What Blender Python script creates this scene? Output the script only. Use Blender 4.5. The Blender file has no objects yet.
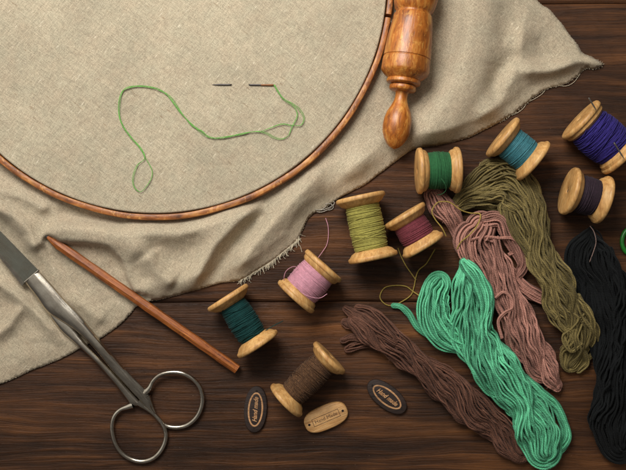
import bpy, math, random
import numpy as np
from mathutils import Vector, geometry

# ------------------------------------------------------------------ units, camera, light
S = 0.0006            # metres per authoring unit (one unit = one photo pixel on the table)
CX, CY, H = 313.0, 235.0, 750.0
scn = bpy.context.scene
col = scn.collection
rng = np.random.default_rng(7)
random.seed(7)

cam_d = bpy.data.cameras.new('camera')
cam_d.sensor_width = 36.0
cam_d.lens = 36.0 * H / 626.0
cam_d.clip_start = 0.01
cam_d.clip_end = 50.0
cam = bpy.data.objects.new('camera', cam_d)
cam.location = (CX * S, -CY * S, H * S)
col.objects.link(cam)
scn.camera = cam

world = bpy.data.worlds.new('World')
scn.world = world
world.use_nodes = True
bg = world.node_tree.nodes['Background']
# a dim room, brighter towards the window side (upper left of the picture)
wn = world.node_tree
w_tc = wn.nodes.new('ShaderNodeTexCoord')
w_dot = wn.nodes.new('ShaderNodeVectorMath'); w_dot.operation = 'DOT_PRODUCT'
w_dot.inputs[1].default_value = (-0.55, 0.62, 0.56)
w_r = wn.nodes.new('ShaderNodeValToRGB')
w_r.color_ramp.elements[0].position = 0.35; w_r.color_ramp.elements[0].color = (0.13, 0.12, 0.11, 1)
w_r.color_ramp.elements[1].position = 0.98; w_r.color_ramp.elements[1].color = (1.0, 0.96, 0.88, 1)
w_r.color_ramp.interpolation = 'EASE'
wn.links.new(w_tc.outputs['Generated'], w_dot.inputs[0])
wn.links.new(w_dot.outputs['Value'], w_r.inputs[0])
wn.links.new(w_r.outputs[0], bg.inputs[0])
bg.inputs[1].default_value = 0.85

def area_light(name, px, py, z, size, power, color, aim):
    d = bpy.data.lights.new(name, 'AREA')
    d.shape = 'DISK'
    d.size = size * S
    d.energy = power
    d.color = color
    o = bpy.data.objects.new(name, d)
    o.location = (px * S, -py * S, z * S)
    v = Vector((aim[0] * S, -aim[1] * S, 0)) - o.location
    o.rotation_euler = v.to_track_quat('-Z', 'Y').to_euler()
    col.objects.link(o)
area_light('window_light', 80, -310, 720, 470, 3.4, (1.0, 0.98, 0.94), (340, 160))
scn.view_settings.view_transform = 'Standard'
scn.view_settings.look = 'None'
scn.view_settings.exposure = 0.0
scn.view_settings.gamma = 1.0

# ------------------------------------------------------------------ helpers
def srgb(r, g, b):
    f = lambda c: (c / 255 / 12.92) if c / 255 <= 0.04045 else ((c / 255 + 0.055) / 1.055) ** 2.4
    return (f(r), f(g), f(b), 1)

def P(px, py, z=0.0):
    """point that stands at height z and is seen over table position (px, py)"""
    k = 1 - z / H
    return np.array([CX + (px - CX) * k, -(CY + (py - CY) * k), z])

def tag(o, label=None, cat=None, group=None, kind=None):
    if label: o['label'] = label
    if cat: o['category'] = cat
    if group: o['group'] = group
    if kind: o['kind'] = kind
    return o

def thing(name, label, cat, origin, group=None):
    o = bpy.data.objects.new(name, None)
    o.empty_display_size = 0.01
    o.location = tuple(np.array(origin, float) * S)
    col.objects.link(o)
    return tag(o, label, cat, group)

def build(name, verts, faces, mat, parent=None, smooth=True, origin=None, uv=None):
    """verts in world units; faces = int array (n,4)/(n,3) or list of polygons"""
    verts = np.asarray(verts, float)
    if parent is not None:
        org = np.array(parent['_org']) if '_org' in parent else np.array(parent.location) / S
    else:
        org = np.array(origin if origin is not None else (0, 0, 0), float)
    me = bpy.data.meshes.new(name)
    v = ((verts - org) * S).astype(np.float32)
    if isinstance(faces, np.ndarray):
        n, k = faces.shape
        me.vertices.add(len(v)); me.vertices.foreach_set('co', v.ravel())
        me.loops.add(n * k); me.loops.foreach_set('vertex_index', faces.astype(np.int32).ravel())
        me.polygons.add(n)
        me.polygons.foreach_set('loop_start', np.arange(0, n * k, k, dtype=np.int32))
        me.update(calc_edges=True)
        if uv is not None:
            l = me.uv_layers.new(name='UVMap')
            l.data.foreach_set('uv', uv.astype(np.float32).ravel())
    else:
        me.from_pydata([tuple(a) for a in v], [], [tuple(f) for f in faces])
    me.validate()
    me.update()
    if smooth:
        me.polygons.foreach_set('use_smooth', np.ones(len(me.polygons), bool))
    me.materials.append(mat)
    o = bpy.data.objects.new(name, me)
    col.objects.link(o)
    if parent is not None:
        o.parent = parent
        # nested parts sit in their parent's frame
    else:
        o.location = tuple(org * S)
    return o

def sub(o, parent):
    """make o a child of a mesh part without moving it (parts carry zero transforms)"""
    o.parent = parent
    return o

def auto_smooth(o, deg=35):
    me = o.data
    import bmesh
    bm = bmesh.new(); bm.from_mesh(me)
    for e in bm.edges:
        if len(e.link_faces) == 2 and e.calc_face_angle(0) > math.radians(deg):
            e.smooth = False
    bm.to_mesh(me); bm.free()

def catmull(pts, n):
    pts = np.asarray(pts, float)
    if len(pts) == 2:
        t = np.linspace(0, 1, n)[:, None]
        return pts[0] * (1 - t) + pts[1] * t
    p = np.vstack([2 * pts[0] - pts[1], pts, 2 * pts[-1] - pts[-2]])
    d = np.concatenate([[0], np.cumsum(np.linalg.norm(np.diff(pts[:, :2], axis=0), axis=1) + 1e-6)])
    u = np.linspace(0, d[-1], n)
    out = []
    for x in u:
        i = min(max(np.searchsorted(d, x, side='right') - 1, 0), len(pts) - 2)
        t = (x - d[i]) / (d[i + 1] - d[i])
        a, b, c, e = p[i], p[i + 1], p[i + 2], p[i + 3]
        out.append(0.5 * ((2 * b) + (c - a) * t + (2 * a - 5 * b + 4 * c - e) * t * t + (3 * b - a - 3 * c + e) * t ** 3))
    return np.array(out)

def tubes(paths, radii, sides=6, caps=True):
    """many tubes in one vertex soup; returns verts, quads, uv per loop"""
    V, F, UV = [], [], []
    off = 0
    ang = np.linspace(0, 2 * math.pi, sides, endpoint=False)
    for p, r in zip(paths, radii):
        p = np.asarray(p, float)
        n = len(p)
        T = np.gradient(p, axis=0)
        T /= np.linalg.norm(T, axis=1)[:, None] + 1e-9
        up = np.array([0.0, 0.0, 1.0])
        N = np.cross(T, up)
        ln = np.linalg.norm(N, axis=1)
        bad = ln < 0.15
        N[bad] = np.cross(T[bad], np.array([0.35, 1.0, 0.0]))
        N /= np.linalg.norm(N, axis=1)[:, None] + 1e-9
        # keep frames continuous
        for i in range(1, n):
            if np.dot(N[i], N[i - 1]) < 0: N[i] = -N[i]
        B = np.cross(T, N)
        rr = (np.ones(n) * r)[:, None, None]
        ring = p[:, None, :] + rr * (N[:, None, :] * np.cos(ang)[None, :, None] + B[:, None, :] * np.sin(ang)[None, :, None])
        V.append(ring.reshape(-1, 3))
        i = np.arange(n - 1)[:, None] * sides
        j = np.arange(sides)[None, :]
        j2 = (j + 1) % sides
        q = np.stack([i + j, i + j2, i + sides + j2, i + sides + j], axis=-1).reshape(-1, 4) + off
        F.append(q)
        L = np.concatenate([[0], np.cumsum(np.linalg.norm(np.diff(p, axis=0), axis=1))])
        u0 = np.repeat(L[:-1], sides); u1 = np.repeat(L[1:], sides)
        v0 = np.tile(np.arange(sides) / sides, n - 1); v1 = v0 + 1 / sides
        UV.append(np.stack([np.stack([u0, v0], -1), np.stack([u0, v1], -1), np.stack([u1, v1], -1), np.stack([u1, v0], -1)], 1).reshape(-1, 2))
        off += n * sides
    return np.vstack(V), np.vstack(F), np.vstack(UV)

def add_tubes(name, paths, r, mat, parent=None, sides=6, origin=None):
    radii = r if isinstance(r, (list, tuple)) else [r] * len(paths)
    v, f, uv = tubes(paths, radii, sides)
    return build(name, v, f, mat, parent, origin=origin, uv=uv)

def lathe(profile, center, axis, seg=48, wob=0.0):
    """profile: list of (s, r) along axis from center; returns verts, faces"""
    axis = np.asarray(axis, float); axis /= np.linalg.norm(axis)
    ref = np.array([0, 0, 1.0]) if abs(axis[2]) < 0.9 else np.array([1.0, 0, 0])
    a = np.cross(axis, ref); a /= np.linalg.norm(a)
    b = np.cross(axis, a)
    V = []
    for s, r in profile:
        for k in range(seg):
            t = 2 * math.pi * k / seg
            V.append(center + axis * s + r * (a * math.cos(t) + b * math.sin(t)))
    F = []
    for i in range(len(profile) - 1):
        for k in range(seg):
            F.append((i * seg + k, i * seg + (k + 1) % seg, (i + 1) * seg + (k + 1) % seg, (i + 1) * seg + k))
    return np.array(V), np.array(F)

def smooth_noise(n, amp, freq, seed, octaves=2):
    r = np.random.default_rng(seed)
    t = np.linspace(0, 1, n)
    y = np.zeros(n)
    for o in range(octaves):
        for _ in range(2):
            y += amp / (o + 1) * np.sin(2 * math.pi * (freq * (o + 1) * r.uniform(0.6, 1.4) * t + r.uniform())) * 0.6
    return y

# ------------------------------------------------------------------ materials
def new_mat(name):
    m = bpy.data.materials.new(name)
    m.use_nodes = True
    nt = m.node_tree
    return m, nt, nt.nodes['Principled BSDF']

def coords(nt, scale=(1, 1, 1), rot=(0, 0, 0), rand=True):
    tc = nt.nodes.new('ShaderNodeTexCoord')
    mp = nt.nodes.new('ShaderNodeMapping')
    mp0 = nt.nodes.new('ShaderNodeMapping')
    mp0.inputs['Rotation'].default_value = rot
    src = tc.outputs['Object']
    if rand:
        oi = nt.nodes.new('ShaderNodeObjectInfo')
        mul = nt.nodes.new('ShaderNodeVectorMath'); mul.operation = 'MULTIPLY_ADD'
        cb = nt.nodes.new('ShaderNodeCombineXYZ')
        for i in range(3): nt.links.new(oi.outputs['Random'], cb.inputs[i])
        mul.inputs[1].default_value = (0.37, 0.91, 0.53)
        nt.links.new(cb.outputs[0], mul.inputs[0]); nt.links.new(src, mul.inputs[2])
        src = mul.outputs[0]
    nt.links.new(src, mp0.inputs['Vector'])
    nt.links.new(mp0.outputs[0], mp.inputs['Vector'])
    mp.inputs['Scale'].default_value = tuple(s / S for s in scale)
    return mp.outputs[0]

def noise(nt, vec, scale, detail=3, rough=0.5, dist=0.0):
    n = nt.nodes.new('ShaderNodeTexNoise')
    n.inputs['Scale'].default_value = scale
    n.inputs['Detail'].default_value = detail
    n.inputs['Roughness'].default_value = rough
    n.inputs['Distortion'].default_value = dist
    if vec is not None: nt.links.new(vec, n.inputs['Vector'])
    return n.outputs['Fac']

def ramp(nt, fac, stops, interp='LINEAR'):
    r = nt.nodes.new('ShaderNodeValToRGB')
    r.color_ramp.interpolation = interp
    el = r.color_ramp.elements
    el[0].position, el[0].color = stops[0]
    el[1].position, el[1].color = stops[-1]
    for p, c in stops[1:-1]:
        e = el.new(p); e.color = c
    nt.links.new(fac, r.inputs[0])
    return r.outputs[0]

def g(v): return (v, v, v, 1)

def mix(nt, fac, a, b, mode='MIX'):
    m = nt.nodes.new('ShaderNodeMix'); m.data_type = 'RGBA'; m.blend_type = mode
    for s, x in ((0, fac), (6, a), (7, b)):
        if isinstance(x, (int, float)): m.inputs[s].default_value = x
        elif isinstance(x, tuple): m.inputs[s].default_value = x
        else: nt.links.new(x, m.inputs[s])
    return m.outputs[2]

def math_(nt, op, a, b=None, c=None):
    m = nt.nodes.new('ShaderNodeMath'); m.operation = op
    for i, x in enumerate((a, b, c)):
        if x is None: continue
        if isinstance(x, (int, float)): m.inputs[i].default_value = x
        else: nt.links.new(x, m.inputs[i])
    return m.outputs[0]

def bump(nt, bsdf, height, dist, strength=1.0, prev=None):
    b = nt.nodes.new('ShaderNodeBump')
    b.inputs['Strength'].default_value = strength
    b.inputs['Distance'].default_value = dist * S
    nt.links.new(height, b.inputs['Height'])
    if prev is not None: nt.links.new(prev, b.inputs['Normal'])
    if bsdf is not None: nt.links.new(b.outputs[0], bsdf.inputs['Normal'])
    return b.outputs[0]

def mat_table():
    m, nt, b = new_mat('dark_oiled_planks')
    warp = coords(nt, (0.006, 0.02, 0.02))
    wv = nt.nodes.new('ShaderNodeTexNoise'); wv.inputs['Scale'].default_value = 1.0; wv.inputs['Detail'].default_value = 2
    nt.links.new(warp, wv.inputs['Vector'])
    base = coords(nt, (1, 1, 1))
    # warp the y coordinate so that the grain runs in long wavy lines
    sub_ = nt.nodes.new('ShaderNodeVectorMath'); sub_.operation = 'MULTIPLY_ADD'
    cb = nt.nodes.new('ShaderNodeCombineXYZ')
    nt.links.new(wv.outputs['Fac'], cb.inputs[1])
    sub_.inputs[1].default_value = (0, 20, 0)
    nt.links.new(cb.outputs[0], sub_.inputs[0]); nt.links.new(base, sub_.inputs[2])
    def st(sx, sy):
        mp = nt.nodes.new('ShaderNodeMapping'); mp.inputs['Scale'].default_value = (sx, sy, 1)
        nt.links.new(sub_.outputs[0], mp.inputs['Vector']); return mp.outputs[0]
    big = noise(nt, st(0.004, 0.05), 1, 3, 0.55)
    mid = noise(nt, st(0.010, 0.20), 1, 4, 0.6, 0.3)
    fine = noise(nt, st(0.012, 0.62), 1, 5, 0.7)
    pore = noise(nt, st(0.09, 2.2), 1, 2, 0.5)
    blot = noise(nt, coords(nt, (0.012, 0.022, 0.02)), 1, 3, 0.5)
    c = ramp(nt, mid, [(0.30, srgb(36, 21, 12)), (0.46, srgb(62, 37, 20)), (0.60, srgb(90, 55, 29)), (0.76, srgb(140, 89, 46))])
    c2 = ramp(nt, big, [(0.34, srgb(40, 24, 14)), (0.52, srgb(72, 44, 24)), (0.68, srgb(122, 77, 41))])
    c = mix(nt, 0.55, c, c2)
    f = ramp(nt, fine, [(0.33, g(0.5)), (0.55, g(1.0)), (0.75, g(1.35))])
    c = mix(nt, 0.75, c, f, 'MULTIPLY')
    pr = ramp(nt, pore, [(0.28, g(0.42)), (0.40, g(1.0))])
    c = mix(nt, 0.7, c, pr, 'MULTIPLY')
    bl = ramp(nt, blot, [(0.32, g(0.55)), (0.68, g(1.42))])
    c = mix(nt, 1.0, c, bl, 'MULTIPLY')
    spk = noise(nt, coords(nt, (1, 1, 1)), 0.55, 2, 0.5)
    c = mix(nt, ramp(nt, spk, [(0.755, g(0)), (0.80, g(0.6))]), c, srgb(128, 104, 82))
    scr = noise(nt, coords(nt, (0.02, 1.6, 1), (0, 0, math.radians(17))), 1, 2, 0.5)
    c = mix(nt, ramp(nt, scr, [(0.74, g(0)), (0.80, g(0.35))]), c, srgb(118, 86, 58))
    nt.links.new(c, b.inputs['Base Color'])
    rr = ramp(nt, fine, [(0.3, g(0.62)), (0.7, g(0.45))])
    nt.links.new(rr, b.inputs['Roughness'])
    b.inputs['Specular IOR Level'].default_value = 0.25
    hsum = math_(nt, 'ADD', math_(nt, 'MULTIPLY', fine, 0.9), math_(nt, 'MULTIPLY', mid, 1.0))
    hsum = math_(nt, 'ADD', hsum, math_(nt, 'MULTIPLY', pr, 0.22))
    bump(nt, b, hsum, 1.2, 0.8)
    return m

def mat_linen(name, light=(174, 162, 140), tint=0.0):
    m, nt, b = new_mat(name)
    rz = math.radians(38)
    a1 = coords(nt, (0.12, 1.5, 1), (0, 0, rz), rand=False)
    a2 = coords(nt, (1.5, 0.12, 1), (0, 0, rz), rand=False)
    s1 = noise(nt, a1, 1, 3, 0.6, 0.25); s2 = noise(nt, a2, 1, 3, 0.6, 0.25)
    b1 = noise(nt, coords(nt, (0.16, 1.3, 1), (0, 0, rz), rand=False), 1, 2, 0.5)
    b2 = noise(nt, coords(nt, (1.3, 0.16, 1), (0, 0, rz), rand=False), 1, 2, 0.5)
    fine = noise(nt, coords(nt, (1, 1, 1), rand=False), 0.9, 3, 0.7)
    big = noise(nt, coords(nt, (0.02, 0.02, 0.02), rand=False), 1, 3, 0.55)
    hue = noise(nt, coords(nt, (0.06, 0.06, 0.06), rand=False), 1, 4, 0.6)
    L = light
    c = mix(nt, ramp(nt, big, [(0.3, g(0)), (0.7, g(1))]), srgb(L[0] - 8, L[1] - 8, L[2] - 8), srgb(L[0] + 8, L[1] + 7, L[2] + 5))
    c = mix(nt, ramp(nt, hue, [(0.35, g(0)), (0.7, g(0.24))]), c, srgb(184, 156, 130))
    mul = ramp(nt, math_(nt, 'MULTIPLY', math_(nt, 'ADD', s1, s2), 0.5), [(0.34, g(0.84)), (0.5, g(1.0)), (0.66, g(1.13))])
    c = mix(nt, 1.0, c, mul, 'MULTIPLY')
    mul2 = ramp(nt, math_(nt, 'MULTIPLY', math_(nt, 'ADD', b1, b2), 0.5), [(0.36, g(0.80)), (0.5, g(1.0)), (0.64, g(1.16))])
    c = mix(nt, 1.0, c, mul2, 'MULTIPLY')
    c = mix(nt, 1.0, c, ramp(nt, fine, [(0.3, g(0.66)), (0.5, g(1.0)), (0.72, g(1.2))]), 'MULTIPLY')
    # rare dark and pale slubs
    k1 = noise(nt, coords(nt, (0.10, 0.6, 1), (0, 0, rz), rand=False), 1, 1, 0.5)
    k2 = noise(nt, coords(nt, (0.55, 0.12, 1), (0, 0, rz + 0.02), rand=False), 1, 1, 0.5)
    c = mix(nt, ramp(nt, k1, [(0.70, g(0)), (0.80, g(0.5))]), c, srgb(120, 92, 64))
    c = mix(nt, ramp(nt, k2, [(0.70, g(0)), (0.80, g(0.55))]), c, srgb(226, 214, 190))
    nt.links.new(c, b.inputs['Base Color'])
    b.inputs['Roughness'].default_value = 0.95
    b.inputs['Specular IOR Level'].default_value = 0.15
    b.inputs['Sheen Weight'].default_value = 0.04
    wv = []
    for k in range(2):
        w = nt.nodes.new('ShaderNodeTexWave'); w.bands_direction = 'X' if k == 0 else 'Y'
        w.inputs['Scale'].default_value = 0.33; w.inputs['Distortion'].default_value = 2.5
        w.inputs['Detail'].default_value = 2
        nt.links.new(coords(nt, (1, 1, 1), (0, 0, rz), rand=False), w.inputs['Vector'])
        wv.append(w.outputs['Fac'])
    h = math_(nt, 'ADD', math_(nt, 'MULTIPLY', math_(nt, 'MULTIPLY', wv[0], wv[1]), 0.35), math_(nt, 'ADD', s1, s2))
    h = math_(nt, 'ADD', h, math_(nt, 'MULTIPLY', fine, 1.2))
    bump(nt, b, h, 0.36, 0.7)
    return m

def mat_wood(name, dark, mid, light, grain=(0.05, 0.7, 0.7), rough=0.45, wear=0.0, rot=(0, 0, 0), coat=0.0, bd=0.5):
    m, nt, b = new_mat(name)
    v = coords(nt, grain, rot)
    n1 = noise(nt, v, 1, 4, 0.6, 0.4)
    n2 = noise(nt, coords(nt, tuple(x * 3 for x in grain), rot), 1, 3, 0.6)
    big = noise(nt, coords(nt, (0.05, 0.05, 0.05)), 1, 3, 0.6)
    c = ramp(nt, n1, [(0.3, dark), (0.5, mid), (0.72, light)])
    c = mix(nt, 0.55, c, ramp(nt, n2, [(0.3, g(0.62)), (0.6, g(1.1))]), 'MULTIPLY')
    c = mix(nt, 0.8, c, ramp(nt, big, [(0.3, g(0.72)), (0.7, g(1.2))]), 'MULTIPLY')
    if wear > 0:
        w = noise(nt, coords(nt, (0.22, 0.10, 0.2), rot), 1, 5, 0.7, 0.6)
        c = mix(nt, ramp(nt, w, [(0.56, g(0)), (0.63, g(wear))]), c, light)
        w2 = noise(nt, coords(nt, (0.12, 0.12, 0.12)), 1, 5, 0.75)
        c = mix(nt, ramp(nt, w2, [(0.60, g(0)), (0.68, g(wear))]), c, dark)
    nt.links.new(c, b.inputs['Base Color'])
    b.inputs['Roughness'].default_value = rough
    b.inputs['Coat Weight'].default_value = coat
    b.inputs['Coat Roughness'].default_value = 0.25
    bump(nt, b, math_(nt, 'ADD', n1, n2), bd, 0.6)
    return m

def mat_thread(name, c, dark=0.55, light=1.3, rough=0.75, ply=2.4, sheen=0.25, vary=0.0, bumpd=0.16, fibre=None):
    """twisted thread: plies as a diagonal wave along the strand's own length"""
    m, nt, b = new_mat(name)
    geo = nt.nodes.new('ShaderNodeNewGeometry')
    rnd = geo.outputs['Random Per Island']
    uv = nt.nodes.new('ShaderNodeUVMap')
    sx = nt.nodes.new('ShaderNodeSeparateXYZ'); nt.links.new(uv.outputs[0], sx.inputs[0])
    ph = math_(nt, 'ADD', math_(nt, 'MULTIPLY', sx.outputs[0], 2 * math.pi / ply), math_(nt, 'MULTIPLY', sx.outputs[1], 4 * math.pi))
    s = math_(nt, 'MULTIPLY_ADD', math_(nt, 'SINE', ph), 0.5, 0.5)
    base = srgb(*c)
    col_ = ramp(nt, rnd, [(0.0, tuple([base[i] * dark for i in range(3)] + [1])), (0.5, base), (1.0, tuple([min(1, base[i] * light) for i in range(3)] + [1]))])
    col_ = mix(nt, 0.5, col_, ramp(nt, s, [(0.0, g(0.74)), (0.6, g(1.08))]), 'MULTIPLY')
    fz = noise(nt, coords(nt, (0.35, 0.35, 0.35)), 1, 4, 0.7)
    col_ = mix(nt, 0.8, col_, ramp(nt, fz, [(0.3, g(0.72)), (0.7, g(1.22))]), 'MULTIPLY')
    if fibre:
        fb = noise(nt, coords(nt, (0.5, 0.5, 0.5)), 1, 3, 0.6)
        col_ = mix(nt, ramp(nt, fb, [(0.5, g(0)), (0.68, g(0.6))]), col_, srgb(*fibre))
    nt.links.new(col_, b.inputs['Base Color'])
    b.inputs['Roughness'].default_value = rough
    b.inputs['Specular IOR Level'].default_value = 0.18
    b.inputs['Sheen Weight'].default_value = sheen * 0.2
    b.inputs['Sheen Roughness'].default_value = 0.5
    bump(nt, b, s, bumpd, 0.8)
    return m

def mat_metal(name, base=(200, 192, 178), rough=0.17, tarnish=0.5):
    m, nt, b = new_mat(name)
    n = noise(nt, coords(nt, (0.05, 0.05, 0.05)), 1, 5, 0.65)
    sc = noise(nt, coords(nt, (0.05, 0.7, 0.5), (0, 0, math.radians(48))), 1, 3, 0.6)
    c = mix(nt, ramp(nt, n, [(0.4, g(0)), (0.65, g(tarnish))]), srgb(*base), srgb(104, 90, 74))
    c = mix(nt, 0.2, c, ramp(nt, sc, [(0.35, g(0.75)), (0.6, g(1.1))]), 'MULTIPLY')
    nt.links.new(c, b.inputs['Base Color'])
    b.inputs['Metallic'].default_value = 1.0
    rr = ramp(nt, math_(nt, 'MULTIPLY', math_(nt, 'ADD', n, sc), 0.5), [(0.35, g(rough - 0.06)), (0.65, g(rough + 0.16))])
    nt.links.new(rr, b.inputs['Roughness'])
    bump(nt, b, math_(nt, 'ADD', n, math_(nt, 'MULTIPLY', sc, 0.15)), 0.4, 0.35)
    return m

def mat_plain(name, c, rough=0.6, metallic=0.0):
    m, nt, b = new_mat(name)
    n = noise(nt, coords(nt, (0.4, 0.4, 0.4)), 1, 4, 0.6)
    cc = mix(nt, 1.0, srgb(*c), ramp(nt, n, [(0.3, g(0.8)), (0.7, g(1.15))]), 'MULTIPLY')
    nt.links.new(cc, b.inputs['Base Color'])
    b.inputs['Roughness'].default_value = rough
    b.inputs['Metallic'].default_value = metallic
    bump(nt, b, n, 0.2, 0.4)
    return m

M_table = mat_table()
M_linen = mat_linen('natural_linen')
M_hooplinen = mat_linen('stretched_linen', (172, 162, 140))
M_fringe = mat_thread('linen_fringe', (190, 178, 154), sheen=0.2, ply=3)
M_spool = mat_wood('spool_birch', srgb(172, 122, 68), srgb(198, 150, 90), srgb(214, 172, 112), (0.25, 0.04, 0.25), 0.5, 0.0, bd=0.15)
M_hoop = mat_wood('hoop_varnished_wood', srgb(78, 40, 14), srgb(152, 88, 36), srgb(204, 144, 78), (0.05, 0.05, 1.2), 0.5, 0.7, coat=0.1)
M_handle = mat_wood('handle_varnished_wood', srgb(118, 60, 14), srgb(172, 98, 30), srgb(210, 152, 72), (0.16, 0.04, 0.16), 0.42, 0.5, rot=(0, 0, math.radians(8)), coat=0.2)
M_pencil = mat_wood('pencil_cedar', srgb(100, 48, 14), srgb(150, 80, 26), srgb(184, 114, 48), (0.03, 0.7, 0.7), 0.5, 0.35, rot=(0, 0, math.radians(34)), coat=0.08)
M_button = mat_wood('button_beech', srgb(176, 124, 72), srgb(208, 158, 100), srgb(224, 180, 124), (0.05, 0.8, 0.8), 0.5, rot=(0, 0, math.radians(-20)))
M_darkbtn = mat_wood('button_burnt_wood', srgb(30, 18, 14), srgb(42, 27, 20), srgb(58, 38, 28), (0.08, 0.6, 0.6), 0.7)
M_btnring = mat_wood('button_bare_wood', srgb(150, 104, 66), srgb(184, 136, 92), srgb(206, 160, 114), (0.2, 0.6, 0.6), 0.6)
M_ink = mat_plain('burnt_lettering', (50, 26, 22), 0.8)
M_steel = mat_metal('worn_steel')
M_steeldark = mat_metal('dark_steel_blade', (124, 124, 114), 0.2, 0.5)
M_needle = mat_plain('needle_steel', (200, 195, 188), 0.3, 1.0)
M_dullneedle = mat_plain('dull_needle_steel', (84, 80, 80), 0.45, 0.8)
M_goldeye = mat_plain('gilded_needle_eye', (134, 86, 50), 0.5, 0.3)
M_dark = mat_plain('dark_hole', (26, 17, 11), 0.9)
M_lead = mat_plain('graphite', (38, 34, 36), 0.4)
M_greenring = mat_plain('green_plastic', (34, 116, 38), 0.35)

# ------------------------------------------------------------------ table (planks in one tabletop)
def make_table():
    V, F = [], []
    edges = [-700, -430, -160, 3, 302, 480, 620, 760, 900]
    for a, b in zip(edges[:-1], edges[1:]):
        w = 0.3
        prof = [(a + w * 0.5, -7), (a + w * 0.7, -1.6), (a + w * 1.6, -0.3), (a + 4, 0.0), (b - 4, 0.0), (b - w * 1.6, -0.3), (b - w * 0.7, -1.6), (b - w * 0.5, -7)]
        xs = np.linspace(-700, 1300, 401)
        o = len(V)
        for x in xs:
            for (y, z) in prof:
                wob = 0.5 * math.sin(x * 0.013) + 0.3 * math.sin(x * 0.05) if abs(z) > 0.01 else 0
                V.append((x, -(y + wob), z))
        n = len(prof)
        for i in range(len(xs) - 1):
            for k in range(n - 1):
                F.append((o + i * n + k, o + i * n + k + 1, o + (i + 1) * n + k + 1, o + (i + 1) * n + k))
    o = len(V)
    V += [(-700, 700, -7.2), (1300, 700, -7.2), (1300, -900, -7.2), (-700, -900, -7.2)]
    F.append((o, o + 3, o + 2, o + 1))
    F = np.array(F)[:, ::1]
    t = build('table', V, F, M_table, None, smooth=False)
    tag(t, kind='structure')
    return t
make_table()

# ------------------------------------------------------------------ draped linen
def seg_dist(X, Y, pts):
    d = np.full(X.shape, 1e9); s = np.zeros(X.shape); side = np.zeros(X.shape)
    tot = 0
    L = [math.dist(pts[i], pts[i + 1]) for i in range(len(pts) - 1)]
    T = sum(L)
    for i in range(len(pts) - 1):
        ax, ay = pts[i]; bx, by = pts[i + 1]
        dx, dy = bx - ax, by - ay
        t = np.clip(((X - ax) * dx + (Y - ay) * dy) / (dx * dx + dy * dy), 0, 1)
        qx, qy = ax + t * dx, ay + t * dy
        dd = np.hypot(X - qx, Y - qy)
        m = dd < d
        d = np.where(m, dd, d); s = np.where(m, (tot + t * L[i]) / T, s)
        side = np.where(m, np.sign(dx * (Y - ay) - dy * (X - ax)), side)
        tot += L[i]
    return d, s, side

HC = P(155, -18.7, 15); HC = np.array([HC[0], -HC[1]])      # hoop centre (table x, y down)
HR = 238.7 * (1 - 15 / H)

RIDGES = [
    # pts, height, width to the left side, width to the right side, (fade start, fade end)
    ([(44, 238), (62, 229), (92, 231), (120, 238), (146, 254)], 9, 9, 14),
    ([(146, 254), (160, 275), (175, 285)], 6, 14, 12),
    ([(118, 238), (150, 234), (178, 234), (205, 228), (238, 206)], 7, 16, 12),
    ([(186, 300), (200, 272), (214, 246), (236, 222), (256, 206)], 8, 13, 7),
    ([(236, 272), (256, 244), (282, 214), (304, 190), (325, 170)], 7, 12, 16),
    ([(340, 178), (375, 150), (402, 118), (432, 92)], 5, 14, 14),
    ([(405, 150), (440, 118), (462, 82), (474, 42), (476, -20)], 14, 15, 26),
    ([(476, 120), (500, 103), (520, 60), (524, 20)], 5, 12, 14),
    ([(520, 72), (552, 70), (582, 61), (604, 64)], 6, 9, 8),
    ([(-10, 205), (14, 216), (30, 232), (36, 252)], 7, 12, 11),
    ([(-20, 290), (0, 285), (22, 300), (44, 320), (60, 338)], 4, 8, 7),
    ([(-10, 340), (10, 325), (22, 306)], 3.5, 7, 7),
    ([(60, 300), (84, 306), (104, 322)], 3, 10, 10),
    ([(-10, 190), (20, 196), (50, 212)], 4, 10, 8),
]
VALLEYS = [([(505, 105), (494, 88), (498, 74), (514, 58)], 4.5, 9, 12),
           ([(64, 214), (90, 218), (122, 219)], 3, 8, 6),
           ([(36, 232), (48, 250), (60, 266)], 2.5, 8, 6),
           ([(213, 275), (232, 248), (262, 216)], 3.5, 4, 5),
           ([(430, 20), (440, 50), (425, 100)], 3, 14, 12)]
FLAP = [(45, 236), (60, 243), (86, 244), (108, 247), (121, 262), (127, 280), (133, 292), (158, 300)]

def hash_noise(X, Y, s, seed):
    r = np.random.default_rng(seed)
    out = np.zeros(X.shape)
    for i in range(10):
        a = r.uniform(0, 2 * math.pi); f = r.uniform(0.5, 1.5) / s
        out += np.sin(2 * math.pi * f * (X * math.cos(a) + Y * math.sin(a)) + r.uniform(0, 6.28) + 1.2 * np.sin(2 * math.pi * f * 0.6 * (X * math.sin(a) - Y * math.cos(a))))
    return out / 10

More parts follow.
